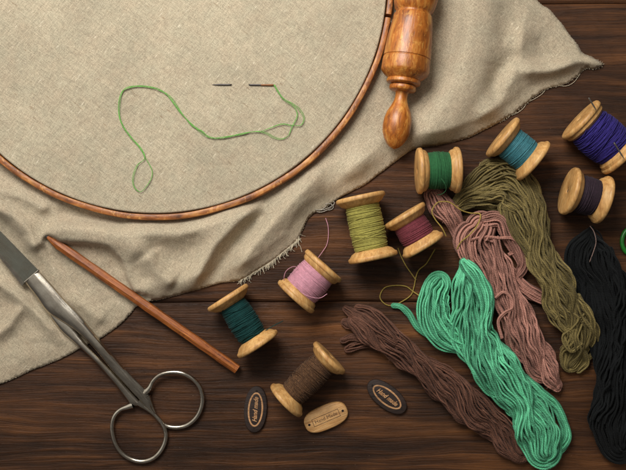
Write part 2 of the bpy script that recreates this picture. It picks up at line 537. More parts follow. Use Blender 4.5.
def cloth_z(X, Y, edge_d):
    z = 4.0 + 1.6 * hash_noise(X, Y, 60, 1) + 0.6 * hash_noise(X, Y, 24, 2) + 0.45 * hash_noise(X, Y, 9, 3) + 0.18 * hash_noise(X, Y, 4, 5)
    for pts, h, wl, wr in RIDGES:
        d, s, side = seg_dist(X, Y, pts)
        w = np.where(side > 0, wr, wl)
        fade = np.clip(np.minimum(s, 1 - s) * 6 + 0.35, 0, 1)
        z += 2.2 * h * fade * (0.6 * np.exp(-(d / w) ** 2) + 0.4 * np.exp(-1.6 * np.maximum(d - 0.5, 0) / w))
    for pts, h, wl, wr in VALLEYS:
        d, s, side = seg_dist(X, Y, pts)
        w = np.where(side > 0, wr, wl)
        z -= 1.15 * h * np.exp(-(d / w) ** 2)
    # crumpled creases: sharp little ridges
    cr = np.abs(hash_noise(X + 4 * hash_noise(X, Y, 30, 8), Y, 34, 6))
    z -= 1.5 * np.exp(-(cr / 0.05) ** 2) * (0.5 + 0.5 * hash_noise(X, Y, 50, 9))
    # upper flap lies over the lower left layer
    d, s, side = seg_dist(X, Y, FLAP)
    z += np.where((side < 0) & (s > 0.02), 0, 0)
    up = np.clip(d / 2.4, 0, 1)
    k = np.clip(s * 5, 0, 1)
    inside = side < 0
    z += np.where(inside, 8.5 * k * np.exp(-(d / 15) ** 2) * up, -1.8 * k * np.exp(-(d / 12) ** 2))
    # flattened where the hoop presses on it
    r = np.hypot(X - HC[0], Y - HC[1])
    t = np.clip((r - (HR - 14)) / 26, 0, 1); t = t * t * (3 - 2 * t)
    z = np.where(z > 12, 12 + 12 * np.tanh((z - 12) / 12), z)
    z = 2.0 + (z - 2.0) * t
    # handle presses too
    d, s, side = seg_dist(X, Y, [(415, -60), (415, 0), (397, 120), (394, 146)])
    hk = np.clip(d / 34, 0, 1); z = np.where(d < 34, 2 + (z - 2) * (0.15 + 0.85 * hk), z)
    # scissors and pencil flatten the lower layer
    for pl, w in (([(-60, 180), (0, 240), (40, 285), (75, 330), (110, 372)], 20), ([(48, 240), (120, 288), (170, 322)], 6)):
        d, s, side = seg_dist(X, Y, pl)
        kk = np.clip(d / w, 0, 1); kk = kk * kk
        z = np.where(d < w, np.minimum(z, 3.2 + (z - 3.2) * kk), z)
    z = np.maximum(z, 1.0)
    # edges settle on the table
    e = np.clip(edge_d / 14, 0, 1); e = e ** 0.7
    lift = 1.3 + 1.2 * (0.5 + 0.5 * hash_noise(X, Y, 45, 12))
    z = lift * (1 - e) + z * e
    return z

EDGE = [(-160, 420), (-60, 400), (0, 384), (30, 371), (60, 359), (77, 350), (90, 343), (102, 337), (118, 326), (131, 313), (136, 307), (147, 302), (158, 300), (172, 296.5),
        (185, 293), (203, 288), (220, 283), (241, 280), (258, 270), (272, 261), (286, 250), (297, 240), (303, 229), (308, 219), (314, 213), (323, 210),
        (336, 200), (350, 192), (364, 185), (376, 176), (388, 167), (400, 158), (412, 150), (425, 147), (439, 145), (453, 142), (467, 138), (478, 133),
        (488, 128), (498, 123), (508, 117), (518, 110), (528, 102), (536, 95), (544, 90), (556, 86), (569, 82), (577, 76), (586, 68), (594, 69), (603, 65),
        (600, 62), (592, 57), (583, 53), (577, 44), (569, 34), (563, 25), (556, 17), (549, 9), (542, 5), (537, 0), (520, -18), (490, -70), (440, -150), (300, -190),
        (100, -180), (-160, -100)]

def dense_edge():
    e = np.array(EDGE, float)
    out = []
    n = len(e)
    for i in range(n):
        a, b = e[i], e[(i + 1) % n]
        p0, p3 = e[i - 1], e[(i + 2) % n]
        k = max(1, int(np.linalg.norm(b - a) / 2.0))
        for j in range(k):
            t = j / k
            out.append(0.5 * ((2 * a) + (b - p0) * t + (2 * p0 - 5 * a + 4 * b - p3) * t * t + (3 * a - p0 - 3 * b + p3) * t ** 3))
    out = np.array(out)
    d = np.gradient(out, axis=0); nrm = np.stack([-d[:, 1], d[:, 0]], 1); nrm /= np.linalg.norm(nrm, axis=1)[:, None] + 1e-9
    w = rng.normal(0, 1, len(out)); w = np.convolve(w, [0.3, 0.4, 0.3], 'same')
    amp = np.where((out[:, 0] > 500) & (out[:, 1] > 60), 0.45, 0.16)
    return out + nrm * (w * amp)[:, None]

def poly_dist(X, Y, poly):
    d = np.full(X.shape, 1e9)
    for i in range(len(poly)):
        ax, ay = poly[i]; bx, by = poly[(i + 1) % len(poly)]
        dx, dy = bx - ax, by - ay
        t = np.clip(((X - ax) * dx + (Y - ay) * dy) / (dx * dx + dy * dy + 1e-9), 0, 1)
        d = np.minimum(d, np.hypot(X - ax - t * dx, Y - ay - t * dy))
    return d

def inside_poly(X, Y, poly):
    ins = np.zeros(X.shape, bool)
    n = len(poly)
    for i in range(n):
        ax, ay = poly[i]; bx, by = poly[(i + 1) % n]
        c = ((ay > Y) != (by > Y)) & (X < (bx - ax) * (Y - ay) / (by - ay + 1e-12) + ax)
        ins ^= c
    return ins

def make_cloth():
    root = thing('linen_cloth', 'crumpled natural linen cloth stretched in the round hoop and draped over the dark table', 'linen cloth', (155, 18, 0))
    edge = dense_edge()
    gx, gy = np.meshgrid(np.arange(-150, 610, 2.4), np.arange(-185, 410, 2.4))
    gx = gx + (np.arange(gx.shape[0]) % 2)[:, None] * 1.2
    X, Y = gx.ravel(), gy.ravel()
    r = np.hypot(X - HC[0], Y - HC[1])
    vis = (X > -30) & (Y > -40) & (r > HR - 30)
    coarse = ((np.round(X / 2.4) % 4 < 1) & (np.round((Y + 185) / 2.4) % 4 < 1))
    sel = vis | coarse
    X, Y = X[sel], Y[sel]
    ins = inside_poly(X, Y, edge)
    X, Y = X[ins], Y[ins]
    ed = poly_dist(X, Y, edge)
    k = ed > 1.3
    X, Y, ed = X[k], Y[k], ed[k]
    ne = len(edge)
    pts = [Vector((float(a), float(b))) for a, b in edge] + [Vector((float(a), float(b))) for a, b in zip(X, Y)]
    res = geometry.delaunay_2d_cdt(pts, [(i, (i + 1) % ne) for i in range(ne)], [], 1, 1e-4)
    vv = np.array([(v.x, v.y) for v in res[0]])
    ff = np.array([f for f in res[2] if len(f) == 3])
    ed = poly_dist(vv[:, 0], vv[:, 1], edge)
    z = cloth_z(vv[:, 0], vv[:, 1], ed)
    kf = 1 - z / H
    wx = CX + (vv[:, 0] - CX) * kf; wy = CY + (vv[:, 1] - CY) * kf
    V = np.stack([wx, -wy, z], 1)
    # orient faces up
    a, b, c = V[ff[:, 0]], V[ff[:, 1]], V[ff[:, 2]]
    nz = np.cross(b - a, c - a)[:, 2]
    ff[nz < 0] = ff[nz < 0][:, ::-1]
    o = build('draped_cloth', V, ff, M_linen, root)
    sm = o.modifiers.new('thickness', 'SOLIDIFY'); sm.thickness = 0.8 * S; sm.offset = -1
    # stretched panel inside the hoop
    V, F = [], []
    seg = 360
    rs = [0] + list(np.linspace(6, HR - 11, 60)) + [HR - 8.4, HR - 7.2, HR - 6.6, HR - 6.4, HR - 6.4]
    zs_edge = {HR - 9.6: 14.7}
    for i, rr in enumerate(rs):
        for k in range(seg):
            t = 2 * math.pi * k / seg
            x, y = HC[0] + rr * math.cos(t), HC[1] + rr * math.sin(t)
            j = i - 61
            zz = 14.4 if j < 0 else [14.9, 14.7, 13.6, 9, 3][min(j, 4)] if j < 5 else 3
            zz += 0.10 * math.sin(x * 0.05 + y * 0.03) + 0.06 * math.sin(y * 0.11 - x * 0.02) if j < 0 else 0
            V.append((x, -y, zz))
    for i in range(len(rs) - 1):
        for k in range(seg):
            F.append((i * seg + k, (i + 1) * seg + k, (i + 1) * seg + (k + 1) % seg, i * seg + (k + 1) % seg))
    build('stretched_panel', V, np.array(F), M_hooplinen, root)
    # frayed fringe along the lower edge
    paths, rad = [], []
    def fr(a, b, n, lo, hi, ang, spread, z0=1.6):
        paths, rad = [], []
        for i in range(n):
            t = (i + rng.uniform(-.4, .4)) / n
            x, y = a[0] + (b[0] - a[0]) * t, a[1] + (b[1] - a[1]) * t
            L = rng.uniform(lo, hi); th = math.radians(ang + rng.normal(0, spread))
            bend = rng.normal(0, 0.35)
            pts = []
            for q in np.linspace(0, 1, 7):
                th2 = th + bend * q
                pts.append(P(x - 2.2 * math.cos(th) + (L + 2.2) * q * math.cos(th2), y - 2.2 * math.sin(th) + (L + 2.2) * q * math.sin(th2), max(0.5, z0 + 1.0 * math.sin(q * 2.4) - 1.1 * q)))
            paths.append(pts); rad.append(rng.uniform(0.22, 0.42) * (1 if hi > 3 else 0.7))
        tag(add_tubes('frayed_fringe', paths, rad, M_fringe if hi > 3 else M_linen, root, 5), kind='stuff')
    fr((241, 280.5), (275, 259), 84, 1.5, 7.5, 122, 17)
    fr((268, 264), (299, 240), 100, 1.5, 7, 116, 19)
    fr((296, 240), (301, 233), 6, 4, 7, 70, 30)
    # short nap all along the cut edge
    paths, rad = [], []
    n = len(edge)
    for i in range(n):
        x, y = edge[i]
        if not (-5 < x < 610 and -5 < y < 392): continue
        d = edge[(i + 1) % n] - edge[i - 1]; L = np.linalg.norm(d) + 1e-9
        nx, ny = -d[1] / L, d[0] / L
        if inside_poly(np.array([x + nx * 3]), np.array([y + ny * 3]), edge)[0]: nx, ny = -nx, -ny
        for k in range(1 if x < 500 else 2):
            ln = rng.uniform(0.3, 1.1) * (1.5 if 500 < x < 606 and y > 60 else 0.45)
            a = rng.normal(0, 0.8); ca, sa = math.cos(a), math.sin(a)
            vx, vy = nx * ca - ny * sa, nx * sa + ny * ca
            ox, oy = rng.uniform(-1, 1) * d / L
            paths.append([P(x + ox + vx * q, y + oy + vy * q, 1.9 - 0.2 * abs(q)) for q in np.linspace(-1.0, ln, 4)]); rad.append(rng.uniform(0.12, 0.22))
    tag(add_tubes('edge_nap', paths, rad, M_linen, root, 4), kind='stuff')
    # pulled edge threads lying along the hem
    pp = []
    for pts in ([(508, 116), (516, 113.5), (523, 108.5), (528, 101)], [(528, 102), (536, 98), (543, 93), (546, 88)], [(556, 85), (566, 86), (574, 82), (580, 74)],
                [(286, 252), (296, 243), (300, 246), (302, 252)]):
        add_tubes('hem_thread', [np.array([P(x, y, 1.0) for x, y in catmull(pts, 24)])], 0.3, M_fringe, root, 5)
    return root
make_cloth()

# ------------------------------------------------------------------ hoop with turned handle
def make_hoop():
    c = np.array([HC[0], -HC[1], 0])
    root = thing('embroidery_hoop', 'large round wooden embroidery hoop with turned wooden handle holding stretched linen', 'embroidery hoop', c)
    gap = math.atan2(16 + 18.7, 391 - 155)            # where the ring is cut beside the handle
    a0, a1 = gap + 0.0075, gap - 0.0075 + 2 * math.pi
    def ring(r0, r1, z0, z1, name, mat, bev=0.8, cut=True):
        n = 420
        prof = [(r0, z0), (r0, z1 - bev), (r0 + bev * .4, z1 - bev * .25), (r0 + bev, z1), ((r0 + r1) / 2, z1 + .25), (r1 - bev, z1), (r1 - bev * .35, z1 - bev * .3), (r1, z1 - bev), (r1 + .3, (z0 + z1) / 2), (r1, z0)]
        V = []
        for i in range(n):
            t = a0 + (a1 - a0) * i / (n - 1)
            wob = 0.25 * math.sin(t * 9) + 0.15 * math.sin(t * 23)
            for r, z in prof:
                V.append((HC[0] + (r + wob) * math.cos(t), -(HC[1] + (r + wob) * math.sin(t)), z))
        m = len(prof); F = []
        for i in range(n - 1):
            for k in range(m):
                F.append((i * m + k, i * m + (k + 1) % m, (i + 1) * m + (k + 1) % m, (i + 1) * m + k))
        F += [tuple(range(m)), tuple(reversed(range((n - 1) * m, n * m)))]
        o = build(name, V, F, mat, root); auto_smooth(o, 50)
        return o
    ring(HR - 5.7, HR, 2.2, 15, 'outer_ring', M_hoop)
    ring(HR - 11.5, HR - 7.6, 2.6, 13.2, 'inner_ring', M_hoop)
    # handle: lathe along a near vertical axis in the picture
    z = 25
    tip = P(393.6, 149, 22); top = P(415.6, 0, 25)
    ax = top - tip; ax /= np.linalg.norm(ax)
    sc = 1 - z / H
    kn = [(0, 0.2), (0.6, 2.4), (2, 5), (5, 8.2), (10, 11.4), (16, 13.8), (23, 14.6), (30, 14.2), (37, 12.2), (43, 9.2), (48, 7.0), (52, 6.3), (56, 6.4), (57.5, 7.2), (58.2, 9.5), (58.8, 12.6), (60, 13.6), (62, 13.8), (63.6, 13.2), (64, 11.5),
          (64.6, 11.6), (65.2, 15.6), (66.4, 17.2), (68.6, 17.4), (70, 16.6), (71, 17.6), (73, 20.4), (76, 23.2), (77.5, 24.3), (79, 24.6), (86, 24.4), (90.5, 24.2), (91.2, 23.4), (91.8, 23.4), (92.4, 24.1), (100, 23.7), (112, 22.6), (126, 20.8), (134, 19.6), (135.6, 18.2), (137, 17.8), (138.6, 18.4),
          (140, 19.8), (146, 21.4), (153, 22.6), (160, 22.8), (170, 21.0), (180, 17.5), (190, 16), (215, 16), (216, 0.2)]
    kn = [(s * sc * 1.0, r * sc * 0.985) for s, r in kn]
    v, f = lathe(kn, tip, ax, 72)
    v[:, 2] = np.maximum(v[:, 2], 2.0)
    h = build('turned_handle', v, f, M_handle, root); auto_smooth(h, 40)
    # brass-dark metal block joining ring and handle
    import bmesh
    return root
make_hoop()

# ------------------------------------------------------------------ needle and green thread in the cloth
def needle_path(p0, p1, z0, z1, n=20):
    t = np.linspace(0, 1, n)
    return np.array([P(p0[0] + (p1[0] - p0[0]) * a, p0[1] + (p1[1] - p0[1]) * a, z0 + (z1 - z0) * a) for a in t])

def make_cloth_needle():
    o = P(262, 85, 15)
    root = thing('needle', 'thin steel needle with gilded eye stitched through the stretched linen', 'needle', o)
    t = np.linspace(0, 1, 60)
    pts, rad = [], []
    for a in t:
        x = 212 + 50 * a
        zz = 15.3
        if 232 < x < 248.5: zz = 13.2
        elif 230.5 < x <= 232: zz = 15.3 - 2.1 * (x - 230.5) / 1.5
        elif 248.5 <= x < 250: zz = 13.2 + 2.1 * (x - 248.5) / 1.5
        pts.append(P(x, 84.6 + 0.3 * a, zz)); rad.append(min(0.2 + a * 4, 0.75))
    add_tubes('shaft', [np.array(pts)], [np.array(rad)], M_dullneedle, root, 8)
    add_tubes('eye', [np.array([P(x, 85, 15.4) for x in np.linspace(261, 274, 10)])], [np.array([.78, .8, .8, .8, .82, .9, .95, .95, .9, .6])], M_goldeye, root, 8)
    g1 = mat_thread('apple_green_thread', (112, 172, 84), rough=0.7, sheen=0.3, ply=3.0)
    A = [(274, 84.5), (282, 97), (293, 104), (300, 110), (304, 118), (301, 125), (292, 125.5), (282, 124), (270, 128), (262, 131), (251, 132), (240, 134), (222, 138.2), (208, 136.5), (194, 126), (180, 112), (170.5, 99), (161, 90), (144, 86), (127.6, 88.5), (121, 95), (119, 111.5), (122, 125), (130.4, 136.5), (141.5, 150), (145.6, 158), (151.7, 169.5), (151, 179), (141.5, 191.5), (134.6, 187.5), (133, 178), (137.3, 165.4), (144.6, 158.5), (141, 149), (131, 137), (122.4, 124), (118.6, 112), (120, 96), (127, 87.5), (144, 86.3), (161, 91), (171.6, 98.4), (181, 112), (192, 125.5), (202, 131), (210, 137.6), (222, 137.2), (240, 134.6), (255, 131.5), (266, 133), (273, 137), (281, 139), (288, 136), (292, 127), (297, 117), (296.5, 111), (293, 106), (284, 100), (278, 92), (274, 85)]
    c = catmull(A, 420)
    n = len(c)
    zz = 15.6 + 0.5 * np.abs(np.sin(np.linspace(0, 21, n))) + 0.3
    zz[:6] += 0.2
    path = np.array([P(x, y, z) for (x, y), z in zip(c, zz)])
    # two twisting plies per thread
    th = np.linspace(0, 60, n)
    T = np.gradient(path, axis=0); T /= np.linalg.norm(T, axis=1)[:, None]
    N = np.stack([-T[:, 1], T[:, 0], 0 * T[:, 0]], 1)
    ps = []
    for k in range(2):
        off = (0.42 + 0.3 * np.sin(np.linspace(0, 37, n)))[:, None] * np.cos(th + k * math.pi)[:, None] * N
        off[:, 2] += 0.2 * np.sin(th + k * math.pi)
        ps.append(path + off)
    o2 = add_tubes('sewing_thread', ps, 0.24, g1, None, 6, origin=P(200, 130, 15))
    tag(o2, 'bright green doubled sewing thread looping across the stretched linen from the needle', 'thread')
make_cloth_needle()

# ------------------------------------------------------------------ spools
def wind(a, ax, prof_s, prof_r, pitch, rt, seed, irregular=0.3, layers=2, cross=3):
    """helical windings of thread over a core following radius profile"""
    r_ = np.random.default_rng(seed)
    ref = np.array([0, 0, 1.0])
    e1 = np.cross(ax, ref); e1 /= np.linalg.norm(e1); e2 = np.cross(ax, e1)
    s0, s1 = prof_s[0], prof_s[-1]
    paths = []
    L = s1 - s0
    turns = L / pitch
    for l in range(layers):
        n = int(turns * 30)
        t = np.linspace(0, 1, n)
        s = s0 + L * (t if l % 2 == 0 else 1 - t)
        s = s + irregular * pitch * (np.sin(t * turns * 2 * math.pi * 0.37 + l) + np.interp(t, np.linspace(0, 1, 40), r_.normal(0, 1, 40)))
        s = np.clip(s, s0, s1)
        R = np.interp(s, prof_s, prof_r) + l * rt * 0.5 + np.interp(t, np.linspace(0, 1, 60), r_.normal(0, rt * (0.1 + 0.2 * min(1, irregular)), 60)) + 0.12 * rt
        th = 2 * math.pi * turns * t + r_.uniform(0, 6)
        paths.append(a + ax * s[:, None] + R[:, None] * (e1 * np.cos(th)[:, None] + e2 * np.sin(th)[:, None]))
    for c in range(cross):
        n = 90
        t = np.linspace(0, 1, n)
        sa, sb = sorted(r_.uniform(s0 + 1, s1 - 1, 2))
        if r_.random() < 0.5: sa, sb = sb, sa
        s = sa + (sb - sa) * t
        R = np.interp(s, prof_s, prof_r) + rt * 1.9
        th = r_.uniform(0, 6.28) + 2 * math.pi * t * r_.uniform(1, 2.2)
        paths.append(a + ax * s[:, None] + R[:, None] * (e1 * np.cos(th)[:, None] + e2 * np.sin(th)[:, None]))
    return paths

def make_spool(A, B, D, Dw, matname, color, label, pitch=0.68, rt=0.35, bulge=0.6, irregular=0.3, cross=3, rimw=5.0, tail=None, seed=1, fibre=None, mkw=None, loose=0):
    """A, B: apparent centres of the two outer faces; D flange width; Dw winding width (all photo units)"""
    R = D / 2 * (1 - D / 2 / H)
    pa, pb = P(*A, R), P(*B, R)
    ax = pb - pa; L = np.linalg.norm(ax); ax /= L
    ground = (pa + pb) / 2; ground = np.array([ground[0], ground[1], 0])
    root = thing('thread_spool', label, 'thread spool', ground, 'wooden spools of thread')
    rw = Dw / 2 * (1 - D / 2 / H)
    core = max(rw * 0.62, 6)
    cone = 5.5
    for sgn, base in ((1, pa), (-1, pb)):
        prof = [(1.2, 2.4), (0.35, 2.9), (0.0, 3.6), (-0.15, R * 0.5), (0.0, R - 2.0), (0.5, R - 0.8), (1.5, R - 0.15), (rimw - 1.5, R), (rimw - 0.6, R - 0.5), (rimw + 0.1, R - 1.8), (rimw + cone * 0.55, (R + rw) * 0.5 - .4), (rimw + cone, rw - 1.2), (rimw + cone + 1, core)]
        prof.append((L / 2, core))
        v, f = lathe(prof, base, ax * sgn, 64)
        o = build('flange', v, f, M_spool, root); auto_smooth(o, 38)
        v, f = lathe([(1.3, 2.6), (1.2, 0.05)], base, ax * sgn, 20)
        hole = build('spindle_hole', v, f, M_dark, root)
    mk = mat_thread(matname, color, fibre=fibre, **{**dict(dark=0.8, light=1.15, bumpd=0.08, ply=1.6), **(mkw or {})})
    s0, s1 = rimw + cone * 0.62, L - rimw - cone * 0.62
    ps = np.linspace(s0, s1, 14)
    q = (ps - s0) / (s1 - s0)
    pr = rw - rt + bulge * (np.sin(q * math.pi) - 0.6) - 0.8 * (np.abs(q - .5) * 2) ** 6
    # solid under-layer in the thread's own colour so that the core never shows
    v, f = lathe([(s0, core * .9), (s0, pr[0] - 0.4)] + [(a_, b_ - 0.25) for a_, b_ in zip(ps, pr)] + [(s1, pr[-1] - .4), (s1, core * .9)], pa, ax, 48)
    paths = wind(pa, ax, ps, pr, pitch, rt, seed, irregular, 2, cross)
    v2, f2, uv2 = tubes(paths, [rt] * len(paths), 5)
    uv1 = np.zeros((len(f) * 4, 2))
    w = build('thread_winding', np.vstack([v2, v]), np.vstack([f2, f + len(v2)]), mk, root, uv=np.vstack([uv2, uv1]))
    # stray loops standing off the winding
    if loose:
        r_ = np.random.default_rng(seed + 50)
        e1 = np.cross(ax, [0, 0, 1.0]); e1 /= np.linalg.norm(e1); e2 = np.array([0, 0, 1.0])
        pp = []
        for i in range(loose):
            t = np.linspace(0, 1, 50)
            s = r_.uniform(s0 + 2, s1 - 2) + r_.normal(0, 5) * t + r_.normal(0, 1.2) * np.sin(t * 7)
            s = np.clip(s, s0, s1)
            th = r_.uniform(-0.6, 0.6) + math.pi * (t - 0.2) * r_.uniform(.6, 1.3)
            Rr = np.interp(s, ps, pr) + rt * 2 + r_.uniform(0.4, 1.6) * np.sin(t * math.pi) ** 2
            pp.append(pa + ax * s[:, None] + Rr[:, None] * (e1 * np.cos(th)[:, None] + e2 * np.sin(th)[:, None]))
        add_tubes('stray_thread', pp, rt * 0.8, mk, root, 5)
    if tail:
        pts = []
        for tl in tail:
            pts.append(np.array([P(x, y, z) for x, y, z in catmull(tl, 60)]))
        add_tubes('loose_end', pts, 0.36, mk, root, 6)
    return root, mk

make_spool((226.7, 295.5), (259, 346), 47, 29, 'deep_teal_thread', (16, 60, 58), 'spool of deep teal thread between the pencil tip end and the pink spool', seed=3, bulge=1.5, irregular=0.7, loose=6,
           tail=[[(262, 333, 26), (268, 329, 28), (275, 325, 24), (283, 321, 18)]])
make_spool((325, 264), (294.3, 298.5), 47, 38, 'pink_thread', (198, 142, 156), 'spool of pale pink thread with a curled loose end below the fringed cloth', seed=4, pitch=0.6, rt=0.32, irregular=0.25, mkw=dict(rough=0.45, sheen=0.3),
           tail=[[(325.6, 218, 1), (328, 226, 1.2), (328.4, 236, 1.2), (326.7, 245, 1.5), (323, 251, 3), (318, 258, 12)], [(298, 267, 34), (292, 267, 36), (286, 271.4, 34), (284, 278, 32), (285, 284, 28), (288, 290, 22)],
                 [(296, 286, 43), (302, 293, 43), (311, 297, 43), (320, 298, 40), (327, 294, 36)]])
make_spool((360, 195.5), (373.5, 259.5), 50, 34.5, 'lime_yellow_thread', (158, 150, 76), 'tall spool of yellow green thread leaning its flange against the cloth edge', seed=5, irregular=0.6, cross=8, bulge=0.5, pitch=0.68, rt=0.35)
make_spool((403.5, 213.4), (424.4, 247.5), 46.5, 34, 'crimson_thread', (120, 56, 64), 'spool of dusty crimson thread right beside the yellow green spool', seed=6)
make_spool((417, 171), (459, 170), 46.5, 36.5, 'forest_green_thread', (42, 96, 56), 'spool of forest green thread just below the turned handle knob', seed=7, irregular=0.5, bulge=0.6,
           tail=[[(441, 178, 44), (445, 184, 43), (446, 190, 38), (442, 194, 30), (437, 195, 18)]])
make_spool((500.6, 135.7), (535, 162.5), 48, 33, 'sky_teal_thread', (66, 124, 134), 'spool of light teal blue thread beneath the right corner of the cloth', seed=8, mkw=dict(rough=0.5))
make_spool((579, 118.5), (623, 156.5), 49.5, 42, 'violet_thread', (48, 38, 112), 'spool of violet thread at the right edge with two needles stuck in it', seed=9, pitch=0.95, rt=0.5, bulge=1.8, irregular=0.9, cross=22, loose=14, rimw=5)
make_spool((567, 190.5), (604.5, 200.5), 49, 37, 'dark_plum_thread', (50, 36, 46), 'spool of dark plum thread above the black skein', seed=10)
make_spool((331, 356), (284.5, 402), 43, 27.5, 'dark_brown_thread', (84, 58, 38), 'spool of untidy dark brown thread lying among the engraved buttons', seed=11, pitch=0.9, rt=0.42, irregular=1.3, cross=16, loose=12, bulge=1.4, fibre=(128, 92, 60))

def loose_needle(p0, p1, z0, z1, label):
    pts = needle_path(p0, p1, z0, z1, 24)
    o = build('needle', *tubes([pts], [np.concatenate([np.linspace(0.2, 0.65, 6), np.full(14, 0.75), np.array([.9, .95, .8, .4])])], 8)[:2], M_needle, None, origin=pts[12])
    tag(o, label, 'needle')
    return o
loose_needle((596.4, 110.6), (588.6, 97.6), 50, 56, 'steel needle leaning over the upper left flange of the violet spool')
loose_needle((624.6, 159.6), (613.9, 142.5), 50, 55, 'steel needle stuck across the lower right side of the violet spool')

# ------------------------------------------------------------------ skeins
def rope(spine, n, rs, seed, ends=(True, True), twist=1.0, nsamp=90, wander=1.2, clump=2.2, nclump=6, dens=1.0, zmin=None):
    """spine rows: x, y, z0, halfwidth, halfheight ; strands run as loops down one side and back the other"""
    r_ = np.random.default_rng(seed)
    sp = catmull(np.array(spine, float), nsamp)
    XY = np.array([P(x, y, z) for x, y, z in sp[:, :3]])
    hw, hh = sp[:, 3] * (1 - 10 / H), sp[:, 4]
    T = np.gradient(XY, axis=0); T[:, 2] = 0; T /= np.linalg.norm(T, axis=1)[:, None]
    N = np.stack([-T[:, 1], T[:, 0], 0 * T[:, 0]], 1)
    Lsp = np.sum(np.linalg.norm(np.diff(XY, axis=0), axis=1))
    fr = max(1.0, Lsp / 60)
    t = np.linspace(0, 1, nsamp)
    waves = []
    for k in range(9):
        waves.append((r_.uniform(0.25, 1.15) * fr * (1 if k < 6 else 2.0), r_.uniform(-1, 1) * nclump * 0.55, r_.uniform(-1, 1) * nclump * 0.55, r_.uniform(0, 6.28), r_.uniform(0, 6.28), 1.0 if k < 6 else 0.5))
    def field(u_, th_):
        a_, b_ = u_ * math.cos(th_), u_ * math.sin(th_)
        dl = np.zeros(nsamp); dv = np.zeros(nsamp)
        for f_, ka, kb, p1, p2, am in waves:
            ang_ = 2 * math.pi * f_ * t + ka * a_ + kb * b_
            dl += am * np.sin(ang_ + p1); dv += am * np.sin(ang_ + p2)
        return dl * clump * 0.42, dv * clump * 0.36
    env = np.ones(nsamp)
    ne = max(2, nsamp // 12)
    if ends[0]: env[:ne] = np.linspace(0.3, 1, ne)
    if ends[1]: env[-ne:] = np.linspace(1, 0.3, ne)
    paths = []
    for i in range(n):
        u = math.sqrt((i + 0.5) / n)
        th0 = (i * 0.618034 * math.pi) % math.pi + r_.normal(0, 0.08)   # the return arm is opposite
        arms = []
        for arm in range(2):
            th = th0 + arm * math.pi
            fl, fv = field(u, th)
            ph = th + twist * (t - 0.5) * 2 * math.pi * 0.5
            lat = u * np.cos(ph); ver = u * np.sin(ph)
            sq = 1.0
            latp = lat * hw + env * (fl + smooth_noise(nsamp, wander * 0.75, fr * 1.3, int(r_.integers(1e9)), 3))
            verp = ver * hh + env * (fv + smooth_noise(nsamp, wander * 0.9, fr * 1.3, int(r_.integers(1e9)), 3))
            p = XY + N * latp[:, None]
            p[:, 2] = XY[:, 2] + hh + verp
            arms.append(p)
        path = arms[0]
        def arc(pa, pb, tan, k=1.0):
            c = (pa + pb) / 2; rad = (pa - pb) / 2; L = np.linalg.norm(rad)
            a = np.linspace(0, math.pi, 13)[1:-1]
            return np.array([c + rad * math.cos(x) + tan * L * k * math.sin(x) for x in a])
        if ends[1]:
            path = np.vstack([path, arc(arms[0][-1], arms[1][-1], T[-1], r_.uniform(0.8, 1.15)), arms[1][::-1]])
            if ends[0]:
                path = np.vstack([path, arc(arms[1][0], arms[0][0], -T[0], r_.uniform(0.8, 1.15)), arms[0][:1]])
            out = [path]
        elif ends[0]:
            path = np.vstack([arms[0][::-1], arc(arms[0][0], arms[1][0], -T[0], r_.uniform(0.8, 1.15)), arms[1]])
            out = [path]
        else:
            out = arms
        for q in out:
            zm = rs if zmin is None else zmin
            d = q[:, 2] - zm
            q[:, 2] = zm + np.where(d < 2, np.log1p(np.exp(np.clip(d, -20, 20))) - 0.0, d)
            paths.append(q)
    return paths

def skein(name, label, origin, mat, bundles, rs, group='skeins of embroidery thread'):
    root = thing(name, label, 'thread skein', origin, group)
    for b in bundles:
        nm = b.pop('name', 'strand_bundle')
        paths = rope(rs=rs, **b)
        add_tubes(nm, paths, rs, mat, root, 6)
        if nm == 'strand_bundle':
            r_ = np.random.default_rng(len(paths) + 5)
            hairs = []
            for _ in range(260):
                p = paths[r_.integers(len(paths))]
                i = int(r_.integers(4, len(p) - 6))
                a = p[i] + np.array([0, 0, rs])
                d = (p[i + 3] - p[i]); d /= np.linalg.norm(d) + 1e-9
                side = np.array([-d[1], d[0], 0]) * r_.choice([-1, 1])
                L = r_.uniform(1.2, 4.2)
                q = np.linspace(0, 1, 7)[:, None]
                hairs.append(a + d * L * q * r_.uniform(0.3, 1) + side * L * (q ** r_.uniform(0.8, 2)) * r_.uniform(0.2, 0.9) + np.array([0, 0, 1.0]) * r_.uniform(0.2, 1.3) * np.sin(q * 2.4))
            tag(add_tubes('stray_fibres', hairs, 0.13, mat, root, 4), kind='stuff')
    return root

